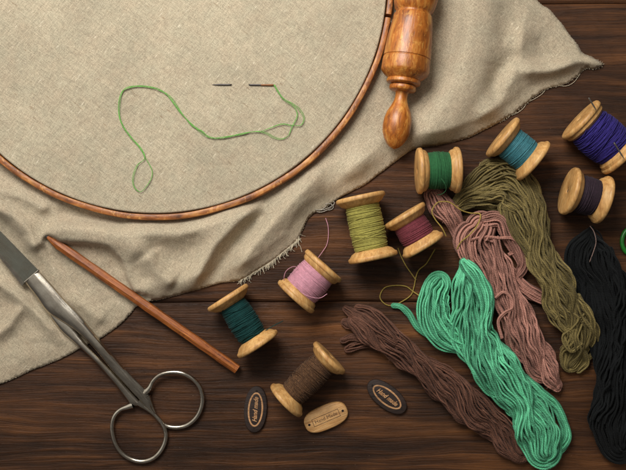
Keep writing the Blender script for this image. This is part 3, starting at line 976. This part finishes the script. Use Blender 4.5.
M_mint = mat_thread('mint_floss', (92, 176, 134), 0.5, 1.4, 0.55, 2.6, 0.3)
mint = skein('thread_skein', 'thick twisted skein of bright mint green floss in the middle of the skeins', P(495, 370, 0), M_mint, [
    # folded left lobe
    dict(spine=[(437, 284, 2, 13, 6), (433, 292, 3, 16, 7), (431, 306, 3, 18, 8), (436, 322, 3, 16, 8), (449, 336, 2, 14, 8), (466, 346, 2, 12, 7), (480, 356, 2, 10, 6)], n=30, seed=21, ends=(True, False), twist=0.15, clump=1.6, nclump=5, wander=0.9),
    # main column
    dict(spine=[(465, 266, 8, 6, 5), (466, 282, 7, 14, 8), (469, 304, 6, 19, 9), (473, 332, 5, 21, 10), (488, 362, 3, 22, 11), (508, 386, 2, 20, 11), (524, 406, 2, 17, 11), (535, 430, 2, 21, 10), (541, 447, 2, 19, 8)], n=60, seed=22, ends=(True, True), twist=0.9, clump=2.6, nclump=8, nsamp=120, wander=1.1),
    # folded over top strap
    dict(name='folded_strap', spine=[(464, 263, 17, 5, 3), (472, 271, 20, 8, 4), (480, 284, 20, 8, 4), (485, 299, 18, 7, 4), (485, 318, 14, 5, 4), (480, 340, 9, 5, 3)], n=14, seed=23, ends=(True, False), twist=0.35, clump=0.8, nclump=3, wander=0.5),
    dict(name='side_loop', spine=[(520, 378, 6, 6, 4), (538, 392, 6, 6, 4), (553, 404, 4, 5, 4), (561, 420, 2, 4.5, 4), (565, 436, 2, 4.5, 4), (559, 448, 2, 4, 3), (548, 452, 3, 4, 3)], n=11, seed=24, ends=(False, False), twist=0.4, clump=0.6, nclump=3, wander=0.5),
    dict(name='tail', spine=[(393.5, 305.5, 1, 2, 1.5), (401, 307, 1, 2.5, 2), (409, 314, 1, 3.2, 2), (417, 326, 1, 3.6, 2.4), (430, 335, 2, 4, 3), (446, 341, 3, 4, 3)], n=5, seed=25, ends=(True, False), twist=0.8, clump=0.3, nclump=2, wander=0.3),
], 1.05)

M_mauve = mat_thread('mauve_floss', (160, 114, 100), 0.55, 1.35, 0.65, 2.6, 0.35)
mauve = skein('thread_skein', 'dusty mauve pink skein lying between the mint and olive skeins', P(500, 300, 0), M_mauve, [
    dict(spine=[(434, 196, 2, 10, 6), (441, 206, 2, 14, 8), (449, 218, 2, 12, 7), (457, 230, 1, 9, 4), (470, 244, 1, 9, 4)], n=24, seed=31, ends=(True, False), twist=0.35, clump=1.5, nclump=4, wander=0.7),
    dict(spine=[(479, 228, 6, 15, 8), (474, 242, 6, 20, 10), (486, 262, 4, 17, 10), (502, 284, 3, 16, 9), (512, 310, 2, 16, 9), (522, 336, 2, 17, 9), (536, 360, 2, 15, 8), (549, 377, 2, 9, 6), (555, 384, 2, 6, 4)], n=52, seed=32, ends=(True, True), twist=1.0, clump=2.4, nclump=7, nsamp=120, wander=1.1),
    dict(name='side_loop', spine=[(484, 222, 11, 8, 5), (498, 221, 9, 8, 6), (509, 236, 6, 8, 6), (518, 252, 4, 7, 5), (522, 266, 3, 6, 4), (516, 277, 3, 4, 3)], n=17, seed=33, ends=(True, True), twist=0.5, clump=1.0, nclump=4, wander=0.6),
    dict(name='loose_loop', spine=[(470, 240, 21, 1.6, 1), (484, 237, 22, 1.6, 1), (498, 238, 19, 1.6, 1), (511, 238, 16, 1.4, 1), (517, 243, 13, 1.4, 1), (516, 251, 8, 1.4, 1), (508, 255, 8, 1.4, 1)], n=2, seed=34, ends=(False, False), twist=0.6, clump=0, nclump=2, wander=0.2),
    dict(name='loose_loop', spine=[(495, 298, 20, 1.2, 1), (503, 292, 21, 1.4, 1), (511, 298, 20, 1.4, 1), (512, 308, 20, 1.4, 1), (504, 313, 20, 1.4, 1), (498, 322, 18, 1.4, 1), (502, 338, 16, 1.2, 1)], n=2, seed=36, ends=(False, False), twist=0.6, clump=0, nclump=2, wander=0.2),
    dict(name='back_strands', spine=[(505, 270, 1, 7, 4), (522, 287, 1, 8, 4), (540, 297, 1, 8, 3.5), (560, 302, 1, 7, 3.5), (582, 309, 1, 7, 4), (592, 318, 1, 6, 3)], n=18, seed=35, ends=(False, True), twist=0.4, clump=0.8, nclump=3, wander=0.5),
], 0.98)

M_olive = mat_thread('olive_floss', (112, 98, 58), 0.52, 1.4, 0.65, 2.6, 0.35)
olive = skein('thread_skein', 'olive green skein curving from under the teal spool to a knotted end', P(540, 270, 0), M_olive, [
    dict(spine=[(455, 207, 1, 6, 4), (466, 198, 2, 13, 6), (484, 188, 2, 22, 8), (505, 187, 2, 24, 9), (522, 204, 3, 19, 10), (530, 228, 4, 15, 10), (537, 252, 5, 15, 9), (552, 282, 9, 17, 9), (565, 308, 10, 17, 9), (575, 334, 7, 16, 8), (574, 352, 2, 13, 6), (570, 362, 2, 9, 4)], n=64, seed=41, ends=(True, True), twist=0.7, clump=2.6, nclump=8, nsamp=140, wander=1.3),
    dict(spine=[(487, 168, 3, 9, 6), (500, 170, 4, 12, 7), (516, 180, 4, 12, 8), (529, 198, 4, 11, 8), (535, 220, 4, 9, 7), (534, 240, 5, 7, 6)], n=24, seed=42, ends=(True, False), twist=0.3, clump=1.5, nclump=4, wander=0.7),
    dict(name='curled_loop', spine=[(502, 208, 12, 5, 4), (505, 218, 13, 6, 4), (512, 230, 13, 6, 4), (522, 244, 12, 6, 4), (534, 258, 12, 5, 4)], n=8, seed=43, ends=(True, False), twist=0.6, clump=0.8, nclump=3, wander=0.6),
    dict(name='knotted_loop', spine=[(562, 300, 16, 3, 2), (557, 314, 17, 3, 2), (562, 326, 17, 3, 2), (572, 332, 18, 3, 2), (568, 345, 16, 3, 2), (562, 352, 8, 3, 2), (564, 366, 2, 3, 2)], n=4, seed=44, ends=(True, True), twist=0.8, clump=0.6, nclump=3, wander=0.8),
    dict(name='knotted_loop', spine=[(578, 296, 17, 3, 2), (584, 310, 17, 3, 2), (578, 322, 18, 3, 2), (574, 338, 19, 3, 2), (582, 350, 13, 3, 2), (586, 362, 4, 3, 2), (578, 370, 2, 3, 2)], n=4, seed=45, ends=(True, True), twist=0.8, clump=0.6, nclump=3, wander=0.8),
    dict(name='knotted_loop', spine=[(557, 318, 19, 2, 2), (566, 312, 21, 2, 2), (577, 317, 21, 2, 2), (572, 328, 20, 2, 2), (563, 336, 17, 2, 2), (570, 350, 16, 2, 2), (580, 344, 17, 2, 2)], n=2, seed=46, ends=(True, True), twist=0.8, clump=0.4, nclump=2, wander=0.8),
    dict(name='knotted_loop', spine=[(590, 318, 14, 3, 2), (595, 334, 9, 3, 2), (594, 350, 4, 3, 2), (586, 361, 2, 3, 2)], n=5, seed=47, ends=(True, True), twist=0.6, clump=0.6, nclump=3, wander=0.8),
], 1.0)

M_black = mat_thread('black_floss', (11, 13, 14), 0.6, 1.3, 0.85, 2.6, 0.25)
black = skein('thread_skein', 'wide black skein running down the right edge of the table', P(605, 340, 0), M_black, [
    dict(spine=[(590, 230, 3, 3, 3), (585, 240, 3, 12, 6), (582, 254, 2, 23, 7), (594, 278, 2, 26, 7), (607, 306, 2, 23, 7), (613, 340, 2, 24, 8), (614, 380, 2, 25, 9), (615, 415, 2, 25, 9), (615, 432, 2, 23, 8), (617, 440, 2, 21, 6)], n=96, seed=51, ends=(True, True), twist=0.4, clump=2.4, nclump=8, nsamp=130, wander=1.0),
    dict(name='stray_strands', spine=[(592, 232, 10, 4, 2), (612, 262, 14, 5, 2), (621, 300, 18, 7, 2), (616, 340, 19, 8, 2), (612, 390, 18, 9, 2), (600, 422, 16, 7, 2)], n=5, seed=52, ends=(False, False), twist=0.9, clump=2.0, nclump=4, wander=2.0),
], 1.0)
pts = catmull([(590, 226, 12), (594, 232, 15), (596, 242, 18), (593, 253, 19), (589.5, 262, 18)], 40)
o = add_tubes('sewing_needle', [np.array([P(x, y, z) for x, y, z in pts])], 0.45, mat_thread('taupe_thread', (120, 98, 90)), None, 6, origin=P(593, 245, 15))
o.name = 'loose_thread'
tag(o, 'short taupe thread end hanging over the top of the black skein', 'thread')

M_brown = mat_thread('brown_floss', (96, 64, 50), 0.55, 1.35, 0.7, 2.6, 0.3)
brown = skein('thread_skein', 'cocoa brown skein with tufted loops lying diagonally left of the mint skein', P(430, 375, 0), M_brown, [
    dict(spine=[(356, 320, 2, 9, 5), (368, 327, 2, 13, 6), (384, 338, 2, 14, 8), (406, 354, 2, 13, 8), (428, 370, 2, 15, 8), (446, 386, 2, 17, 8), (464, 402, 2, 17, 8), (484, 418, 1, 16, 7), (500, 432, 1, 14, 6), (518, 450, 1, 12, 5)], n=62, seed=61, ends=(True, True), twist=1.3, clump=2.4, nclump=7, nsamp=120, wander=1.1),
    dict(name='tuft_loop', spine=[(346, 309, 1, 4, 3), (354, 315, 4, 6, 3), (366, 322, 7, 6, 4), (380, 330, 9, 6, 4), (396, 342, 10, 5, 3)], n=10, seed=62, ends=(True, False), twist=0.2, clump=1, nclump=4, wander=0.7),
    dict(name='tuft_loop', spine=[(358, 308, 1, 4, 3), (368, 311, 4, 6, 4), (382, 320, 8, 6, 4), (394, 334, 9, 6, 4), (400, 348, 9, 5, 3)], n=11, seed=63, ends=(True, False), twist=0.2, clump=1, nclump=4, wander=0.7),
    dict(name='tuft_loop', spine=[(345, 322, 1, 4, 2), (354, 326, 2, 5, 3), (364, 334, 4, 5, 3), (376, 342, 5, 4, 3)], n=7, seed=64, ends=(True, False), twist=0.2, clump=0.6, nclump=3, wander=0.6),
    dict(name='tuft_loop', spine=[(343, 340, 1, 3.5, 2), (352, 338, 1, 4, 2), (362, 339, 2, 4, 2), (376, 343, 4, 3, 2)], n=5, seed=65, ends=(True, False), twist=0.1, clump=0.6, nclump=3, wander=0.5),
    dict(name='tuft_loop', spine=[(347, 349, 1, 3, 2), (356, 346, 1, 4, 2), (368, 344, 2, 3.5, 2), (382, 347, 4, 3, 2)], n=4, seed=66, ends=(True, False), twist=0.1, clump=0.6, nclump=3, wander=0.5),
], 0.84)

# gold thread looping from the crimson spool over mauve and beside the mint skein
M_gold = mat_thread('gold_thread', (150, 128, 62), rough=0.55, ply=2.0)
def loose(pts, r, mat, label):
    c = catmull(pts, 30 * len(pts))
    path = np.array([P(x, y, z) for x, y, z in c])
    mid = path[len(path) // 2]
    o = add_tubes('loose_thread', [path], r, mat, None, 6, origin=(mid[0], mid[1], 0))
    tag(o, label, 'thread')
    return o
loose([(435, 249, 8), (431, 256, 3), (426, 264, 1), (419, 270, 1), (416, 277, 1.2), (414, 287, 1.2), (411, 295, 1), (403, 301, 1), (393, 305.5, 1), (385, 304, 1), (380, 297, 1), (384.5, 288, 1), (395, 285.5, 1), (406, 286.5, 1), (413, 291.5, 1.6), (420, 296, 6)], 0.62, M_gold, 'olive gold thread making a round loop left of the mint skein')
loose([(398, 248, 3), (401, 256, 1), (405.5, 265, 1), (411, 273, 1), (416, 280, 2)], 0.62, M_gold, 'short olive gold thread between the crimson spool and the mint skein')
loose([(446, 236, 18), (442, 228, 20), (435, 219, 20), (432, 211, 20), (437, 203, 19), (444, 201.5, 20), (451, 203, 21), (461, 210, 20), (470, 213, 17), (480, 214, 18), (479, 222, 24), (474, 230, 27), (467, 237, 27), (461, 242, 24), (457, 249, 20)], 0.62, M_gold, 'olive gold thread curling over the top of the mauve skein')

# small coil of pale thread at the cloth edge
def coil():
    paths = []
    for i in range(5):
        r_ = np.random.default_rng(200 + i)
        a = np.linspace(0, 2 * math.pi, 50)
        cx, cy = 322 + r_.normal(0, 1.8), 206.8 + r_.normal(0, 0.5)
        rx, ry = r_.uniform(5, 11), r_.uniform(1.8, 5.2)
        th = math.radians(-14 + r_.normal(0, 11))
        x = rx * np.cos(a) * math.cos(th) - ry * np.sin(a) * math.sin(th) + cx
        y = rx * np.cos(a) * math.sin(th) + ry * np.sin(a) * math.cos(th) + cy
        paths.append(np.array([P(p, q, 0.8 + i * 0.5) for p, q in zip(x, y)]))
    o = add_tubes('thread_coil', paths, 0.42, mat_thread('grey_thread', (160, 152, 140)), None, 6, origin=P(324, 209, 0))
    tag(o, 'small coil of pale grey thread peeking out from under the cloth edge', 'thread coil')
coil()
# tiny lint crumb by the brown skein
def lint():
    v, f = lathe([(0, .1), (.5, .9), (1.6, 1.1), (2.8, .9), (3.3, .1)], P(376.5, 313.2, 0.9), (0.8, -0.6, 0), 12)
    tag(build('lint_crumb', v, f, mat_plain('lint', (120, 106, 90)), None, origin=P(378, 314, 0)), 'tiny pale crumb of lint on the table above the brown skein', 'lint crumb')
lint()

# ------------------------------------------------------------------ pencil
def make_pencil():
    a = P(44, 234.5, 11.0); b = P(237.5, 369.5, 6.0)
    ax = b - a; L = np.linalg.norm(ax); ax /= L
    root = thing('pencil', 'plain reddish brown wooden pencil lying diagonally from the cloth onto the table', 'pencil', ((a + b) / 2) * np.array([1, 1, 0]))
    e1 = np.cross(ax, [0, 0, 1.0]); e1 /= np.linalg.norm(e1); e2 = np.cross(e1, ax)
    R = 5.0
    V = []; secs = []
    n = 24
    def sec(s, r, hexa=1.0):
        base = a + ax * s
        o = len(V)
        for k in range(n):
            t = 2 * math.pi * k / n + 0.2
            hx = math.cos(math.pi / 6) / math.cos(((t + math.pi / 6) % (math.pi / 3)) - math.pi / 6)
            rr = r * ((1 - hexa) + hexa * (hx * 1.0 + 0.0))
            V.append(base + rr * (e1 * math.cos(t) + e2 * math.sin(t)))
        secs.append(o)
    sec(4.2, 1.35, 0); sec(9, 3.0, 0.1); sec(13.5, 4.2, 0.35); sec(16.5, R * 0.93, 0.8); sec(18.5, R, 1)
    for s in np.linspace(22, L - 0.8, 50):
        sec(s, R + 0.12 * math.sin(s * 0.21) + 0.06 * math.sin(s * 0.57))
    sec(L - 0.2, R * 0.98); sec(L, R * 0.93)
    F = []
    for i in range(len(secs) - 1):
        for k in range(n):
            F.append((secs[i] + k, secs[i] + (k + 1) % n, secs[i + 1] + (k + 1) % n, secs[i + 1] + k))
    F.append(tuple(secs[-1] + k for k in range(n)))
    o = build('barrel', V, F, M_pencil, root); auto_smooth(o, 22)
    v, f = lathe([(0, 0.15), (1.0, 0.5), (4.3, 1.36)], a, ax, 16)
    build('lead', v, f, M_lead, root)
    # scuffed bare spots where the varnish is chipped
    return root
make_pencil()

# ------------------------------------------------------------------ scissors
def bar(path, widths, z0s, thick, name, mat, root, crown=1.2, seg_n=90):
    """forged bar with a crowned cross-section; path (x,y) photo units, widths half"""
    c = catmull([(x, y, z, w, th) for (x, y), z, w, th in zip(path, z0s, widths, thick)], seg_n)
    C = np.array([P(x, y, z) for x, y, z in c[:, :3]])
    T = np.gradient(C, axis=0); T[:, 2] = 0; T /= np.linalg.norm(T, axis=1)[:, None]
    N = np.stack([-T[:, 1], T[:, 0], 0 * T[:, 0]], 1)
    prof = [(-1, 0.15), (-0.97, 0.55), (-0.82, 0.85), (-0.45, 1.0), (0.05, 1.04), (0.5, 0.98), (0.84, 0.82), (0.97, 0.5), (1, 0.1), (0.8, 0), (-0.8, 0)]
    V, F = [], []
    m = len(prof)
    for p, nn, w, th in zip(C, N, c[:, 3], c[:, 4]):
        for (a, b) in prof:
            q = p + nn * a * w; q = q + np.array([0, 0, b * th]); V.append(q)
    for i in range(seg_n - 1):
        for k in range(m):
            F.append((i * m + k, i * m + (k + 1) % m, (i + 1) * m + (k + 1) % m, (i + 1) * m + k))
    F += [tuple(reversed(range(m))), tuple(range((seg_n - 1) * m, seg_n * m))]
    o = build(name, V, F, mat, root); auto_smooth(o, 40)
    return o

def bow(cx, cy, rx, ry, tilt, r, z0, tiltz, name, root, start, span):
    """finger ring: flattened oval tube, thicker where it leaves the shank"""
    n = 120
    a = np.linspace(start, start + span, n)
    th = math.radians(tilt)
    q = np.abs(np.linspace(-1, 1, n))
    rad = r * (0.85 + 0.75 * q ** 5)
    x = cx + rx * np.cos(a) * math.cos(th) - ry * np.sin(a) * math.sin(th)
    y = cy + rx * np.cos(a) * math.sin(th) + ry * np.sin(a) * math.cos(th)
    z = z0 + tiltz * (np.cos(a - start))
    pts = np.array([P(p, w, s) for p, w, s in zip(x, y, z)])
    v, f, uv = tubes([pts], [rad], 12)
    return v, f

def make_scissors():
    root = thing('scissors', 'old steel scissors with two thin round finger rings lying across the cloth edge', 'scissors', P(85, 350, 0))
    # upper leg: blade (off frame to the upper left), shank, right ring
    def leg_outline(left, right, zs, th, name, mat, n=80, bevel=1.4):
        l = catmull(left, n); r = catmull(right, n)
        t = np.linspace(0, 1, n)
        z0 = np.interp(t, np.linspace(0, 1, len(zs)), zs); tk = np.interp(t, np.linspace(0, 1, len(th)), th)
        prof = [(0.0, 0.05), (0.01, 0.55), (0.10, 0.88), (0.3, 1.0), (0.55, 1.03), (0.72, 1.0), (0.93, 0.74), (0.99, 0.42), (1.0, 0.05), (0.85, 0), (0.15, 0)]
        V, F = [], []
        m = len(prof)
        for i in range(n):
            for (a, b) in prof:
                zz = z0[i] + b * tk[i]
                x = l[i][0] * (1 - a) + r[i][0] * a; y = l[i][1] * (1 - a) + r[i][1] * a
                V.append(P(x, y, zz))
        for i in range(n - 1):
            for k in range(m):
                F.append((i * m + k, i * m + (k + 1) % m, (i + 1) * m + (k + 1) % m, (i + 1) * m + k))
        F += [tuple(reversed(range(m))), tuple(range((n - 1) * m, n * m))]
        o = build(name, V, F, mat, root); auto_smooth(o, 45)
        return o
    # lower leg first (lies underneath)
    leg_outline([(34, 294), (40, 301), (47, 313), (60, 330), (78, 346), (95, 362), (112, 381), (127, 400), (131.5, 405.5), (142, 407.5), (155, 417), (163.5, 429)],
                [(46, 290), (52, 300), (60, 313), (71, 324.5), (84, 341), (99, 357), (119, 378), (136, 397), (143.5, 404.5), (155, 415), (165.5, 428)],
                [4, 4, 4, 4, 3.5, 3, 2], [5, 6, 6, 6.5, 6, 5, 3.5], 'lower_shank', M_steel)
    leg_outline([(24.6, 282), (36, 297), (47, 312), (62, 322), (76, 331), (89, 343), (101, 357), (113, 372), (128, 388), (141, 402), (152, 414), (163.5, 426.6)],
                [(38.6, 270.4), (52, 285), (66, 301), (79, 314), (93, 331), (110, 351), (122, 365), (134, 378), (145, 389), (149.5, 396), (151.5, 406), (157, 417), (164.5, 425.6)],
                [9.5, 9, 8, 6.5, 5, 4, 2.5], [8, 8, 8, 8.5, 7, 5, 3], 'upper_shank', M_steel)
    # blade: dark flat face with a bright ground bevel along its lower edge
    def blade():
        A0, A1 = (-60, 172), (38.6, 270.4)       # back edge
        B0, B1 = (-61, 181), (24.2, 282.6)         # where the bevel starts
        C0, C1 = (-62, 182.5), (22.2, 286)         # cutting edge
        n = 40
        V, F, = [], []
        for i in range(n):
            t = i / (n - 1)
            row = []
            for (p, q, z) in ((A0, A1, 8), (A0, A1, 15.2), (B0, B1, 14.6), (C0, C1, 13.2), (C0, C1, 8)):
                x = p[0] + (q[0] - p[0]) * t; y = p[1] + (q[1] - p[1]) * t
                k = 0.6 * math.sin(t * math.pi)
                V.append(P(x + k, y - k, z))
        m = 5
        for i in range(n - 1):
            for k in range(m):
                F.append((i * m + k, i * m + (k + 1) % m, (i + 1) * m + (k + 1) % m, (i + 1) * m + k))
        F += [tuple(reversed(range(m))), tuple(range((n - 1) * m, n * m))]
        o = build('blade', V, F, M_steeldark, root, smooth=False)
        me = o.data
        me.materials.append(M_steel)
        for i, p in enumerate(me.polygons):
            if i < (n - 1) * m and i % m in (2, 3): p.material_index = 1
    blade()
    # raised shoulder at the step between blade and shank
    pts = np.array([P(x, y, 16.6) for x, y in catmull([(38.8, 270.2), (32, 276), (24.8, 282.2)], 12)])
    add_tubes('shoulder', [pts], 1.0, M_steel, root, 8)
    # finger rings
    def ringpath(pts, z, r, name):
        c = catmull([(x, y, zz) for (x, y), zz in zip(pts, z)], 150)
        p = np.array([P(*q) for q in c])
        n = len(p); q = np.abs(np.linspace(-1, 1, n))
        rad = r * (0.92 + 0.25 * np.sin(np.linspace(0, math.pi, n)) + 0.9 * np.maximum(0, q - 0.86) / 0.14)
        o = build(name, *tubes([p], [rad], 12)[:2], M_steel, root)
        return o
    ringpath([(145, 393), (149.5, 388), (153, 381), (160, 375), (170, 372.4), (182, 373.2), (193, 379), (200.5, 389), (202.3, 402), (198, 415), (189, 424), (178, 427.4), (166, 425.5), (156.5, 417), (151, 405), (147, 396)],
             [6.5, 7, 7.5, 8, 8, 8, 7, 6, 5, 4, 3.2, 3, 3.2, 4, 5, 6], 2.0, 'finger_ring')
    ringpath([(133, 405), (128, 406.8), (120, 410), (114, 417), (112, 428), (114.5, 441), (121, 452), (132, 459.5), (144, 461.3), (155, 457), (163, 447), (166, 435), (162.5, 424), (155, 415), (146, 408), (138, 402)],
             [5, 5, 5, 5, 4.5, 4, 3.5, 3, 3, 3, 3.5, 4, 4.5, 5, 5.5, 6], 2.0, 'finger_ring')
    return root
make_scissors()

# ------------------------------------------------------------------ engraved buttons
def text_mesh(body, size, center, ang, z, name, mat, parent, shear=0.0, thick=0.15, weight=0.0, width=None):
    cu = bpy.data.curves.new(name, 'FONT')
    cu.body = body; cu.size = size * S; cu.shear = shear
    cu.align_x = 'CENTER'; cu.align_y = 'CENTER'
    cu.extrude = thick * S; cu.offset = weight * S
    tmp = bpy.data.objects.new('tmp', cu)
    col.objects.link(tmp)
    dg = bpy.context.evaluated_depsgraph_get()
    me = bpy.data.meshes.new_from_object(tmp.evaluated_get(dg))
    bpy.data.objects.remove(tmp)
    co = np.array([v.co[:] for v in me.vertices])
    if width:
        wcur = (co[:, 0].max() - co[:, 0].min()) / S
        co[:, 0] *= width / wcur
    ca, sa = math.cos(ang), math.sin(ang)
    x = co[:, 0] * ca - co[:, 1] * sa; y = co[:, 0] * sa + co[:, 1] * ca
    org = np.array(parent.location)
    c = center * S
    for v, a, b, cz in zip(me.vertices, x, y, co[:, 2]):
        v.co = Vector((c[0] + a, c[1] + b, z * S + cz)) - Vector(org)
    me.materials.clear(); me.materials.append(mat)
    o = bpy.data.objects.new(name, me); col.objects.link(o); o.parent = parent
    return o

def superoval(cx, cy, a, b, ang, p, n=72):
    t = np.linspace(0, 2 * math.pi, n, endpoint=False)
    x = a * np.sign(np.cos(t)) * np.abs(np.cos(t)) ** (2 / p); y = b * np.sign(np.sin(t)) * np.abs(np.sin(t)) ** (2 / p)
    ca, sa = math.cos(ang), math.sin(ang)
    return np.stack([cx + x * ca - y * sa, cy + x * sa + y * ca], 1)

def disc(c, a, b, ang, p, z0, z1, bev, name, mat, parent, n=72):
    V, F = [], []
    layers = [(1.0, z0), (1.0, z1 - bev), (None, z1 - bev * 0.3), (None, z1)]
    for i, (k, z) in enumerate(layers):
        d = 0 if k else (bev * 0.35 if i == 2 else bev)
        o = superoval(c[0], c[1], a - d, b - d, ang, p, n)
        for x, y in o: V.append((x, y, z))
    for i in range(3):
        for k in range(n):
            F.append((i * n + k, i * n + (k + 1) % n, (i + 1) * n + (k + 1) % n, (i + 1) * n + k))
    F.append(tuple(range(3 * n, 4 * n))); F.append(tuple(reversed(range(n))))
    o = build(name, V, F, mat, parent); auto_smooth(o, 50)
    return o

def ringplate(c, a, b, ang, w, z, name, mat, parent, n=72):
    o1 = superoval(c[0], c[1], a, b, ang, 2.0, n); o2 = superoval(c[0], c[1], a - w, b - w, ang, 2.0, n)
    o3 = superoval(c[0], c[1], a - w * .5, b - w * .5, ang, 2.0, n)
    V = [(x, y, z - .3) for x, y in o1] + [(x, y, z + 0.12) for x, y in o3] + [(x, y, z - .3) for x, y in o2]
    F = []
    for i in range(2):
        for k in range(n):
            F.append((i * n + k, i * n + (k + 1) % n, (i + 1) * n + (k + 1) % n, (i + 1) * n + k))
    return build(name, V, F, mat, parent)

def dark_button(px, py, a, b, ang, label):
    c = P(px, py, 3)
    root = thing('button', label, 'button', (c[0], c[1], 0), 'dark oval engraved buttons')
    disc(c, a, b, ang, 2.15, 0.1, 3.6, 0.9, 'button_body', M_darkbtn, root)
    ringplate(c, a * 0.765, b * 0.70, ang, 2.5, 3.75, 'pale_ring', M_btnring, root)
    text_mesh('Hand made', 6.4, c, ang, 3.7, 'engraved_lettering', M_btnring, root, shear=0.35, weight=0.16, width=a * 1.08)
    for s in (-1, 1):
        hc = c + np.array([math.cos(ang), math.sin(ang), 0]) * s * a * 0.80
        v, f = lathe([(0, 1.15), (0.08, 0.05)], np.array([hc[0], hc[1], 3.72]), (0, 0, 1), 14)
        build('thread_hole', v, f, M_dark, root)
    return root
dark_button(255.5, 409.5, 23.0, 11.5, math.radians(86), 'dark oval button with pale ring standing upright left of the brown spool')
dark_button(387, 397, 23.0, 11.6, math.radians(-38), 'dark oval button with pale ring tilted below the brown skein')

def pale_button():
    c = P(326, 417.5, 3)
    ang = math.radians(23)
    root = thing('button', 'pale wooden oblong button engraved with boxed lettering', 'button', (c[0], c[1], 0))
    disc(c, 22.6, 11.8, ang, 2.7, 0.1, 4.6, 1.3, 'button_body', M_button, root)
    u = np.array([math.cos(ang), math.sin(ang), 0]); v_ = np.array([-math.sin(ang), math.cos(ang), 0])
    text_mesh('Hand Made', 5.2, c, ang, 4.62, 'engraved_lettering', M_ink, root, width=23.5, thick=0.05, weight=-0.03)
    V, F = [], []
    hw, hh, t = 14.2, 3.9, 0.4
    for (x0, y0, x1, y1) in ((-hw, -hh, hw, -hh + t), (-hw, hh - t, hw, hh), (-hw, -hh + t, -hw + t, hh - t), (hw - t, -hh + t, hw, hh - t)):
        o = len(V)
        for x, y in ((x0, y0), (x1, y0), (x1, y1), (x0, y1)):
            q = c + u * x + v_ * y; V.append((q[0], q[1], 4.67))
        F.append((o, o + 1, o + 2, o + 3))
    build('engraved_frame', V, F, M_ink, root, smooth=False)
    for s in (-1, 1):
        hc = c + u * s * 18.0
        v, f = lathe([(0, 1.25), (0.06, 0.05)], np.array([hc[0], hc[1], 4.66]), (0, 0, 1), 16)
        build('thread_hole', v, f, M_dark, root)
pale_button()

# ------------------------------------------------------------------ green ring at the right edge
def green_ring():
    n = 80
    a = np.linspace(0, 2 * math.pi, n)
    pts = np.array([P(633.5 + 11.5 * math.cos(t), 241.5 + 14 * math.sin(t), 2.6) for t in a])
    v, f, uv = tubes([pts], [2.1], 12)
    o = build('green_ring', v, f, M_greenring, None, origin=P(633, 241, 0))
    tag(o, 'bright green ring on the bare wood at the right edge', 'ring')
green_ring()

# small pieces belong to the part they sit on (all parts carry identity transforms)
for root in [o for o in scn.objects if o.parent is None and o.children]:
    kids = list(root.children)
    first = {}
    for k in kids: first.setdefault(k.name.split('.')[0], []).append(k)
    for hole, host in zip(first.get('spindle_hole', []), first.get('flange', [])): hole.parent = host
    if 'button_body' in first:
        for nm in ('thread_hole', 'engraved_lettering', 'engraved_frame', 'pale_ring'):
            for k in first.get(nm, []): k.parent = first['button_body'][0]
    if 'thread_winding' in first:
        for k in first.get('stray_thread', []): k.parent = first['thread_winding'][0]
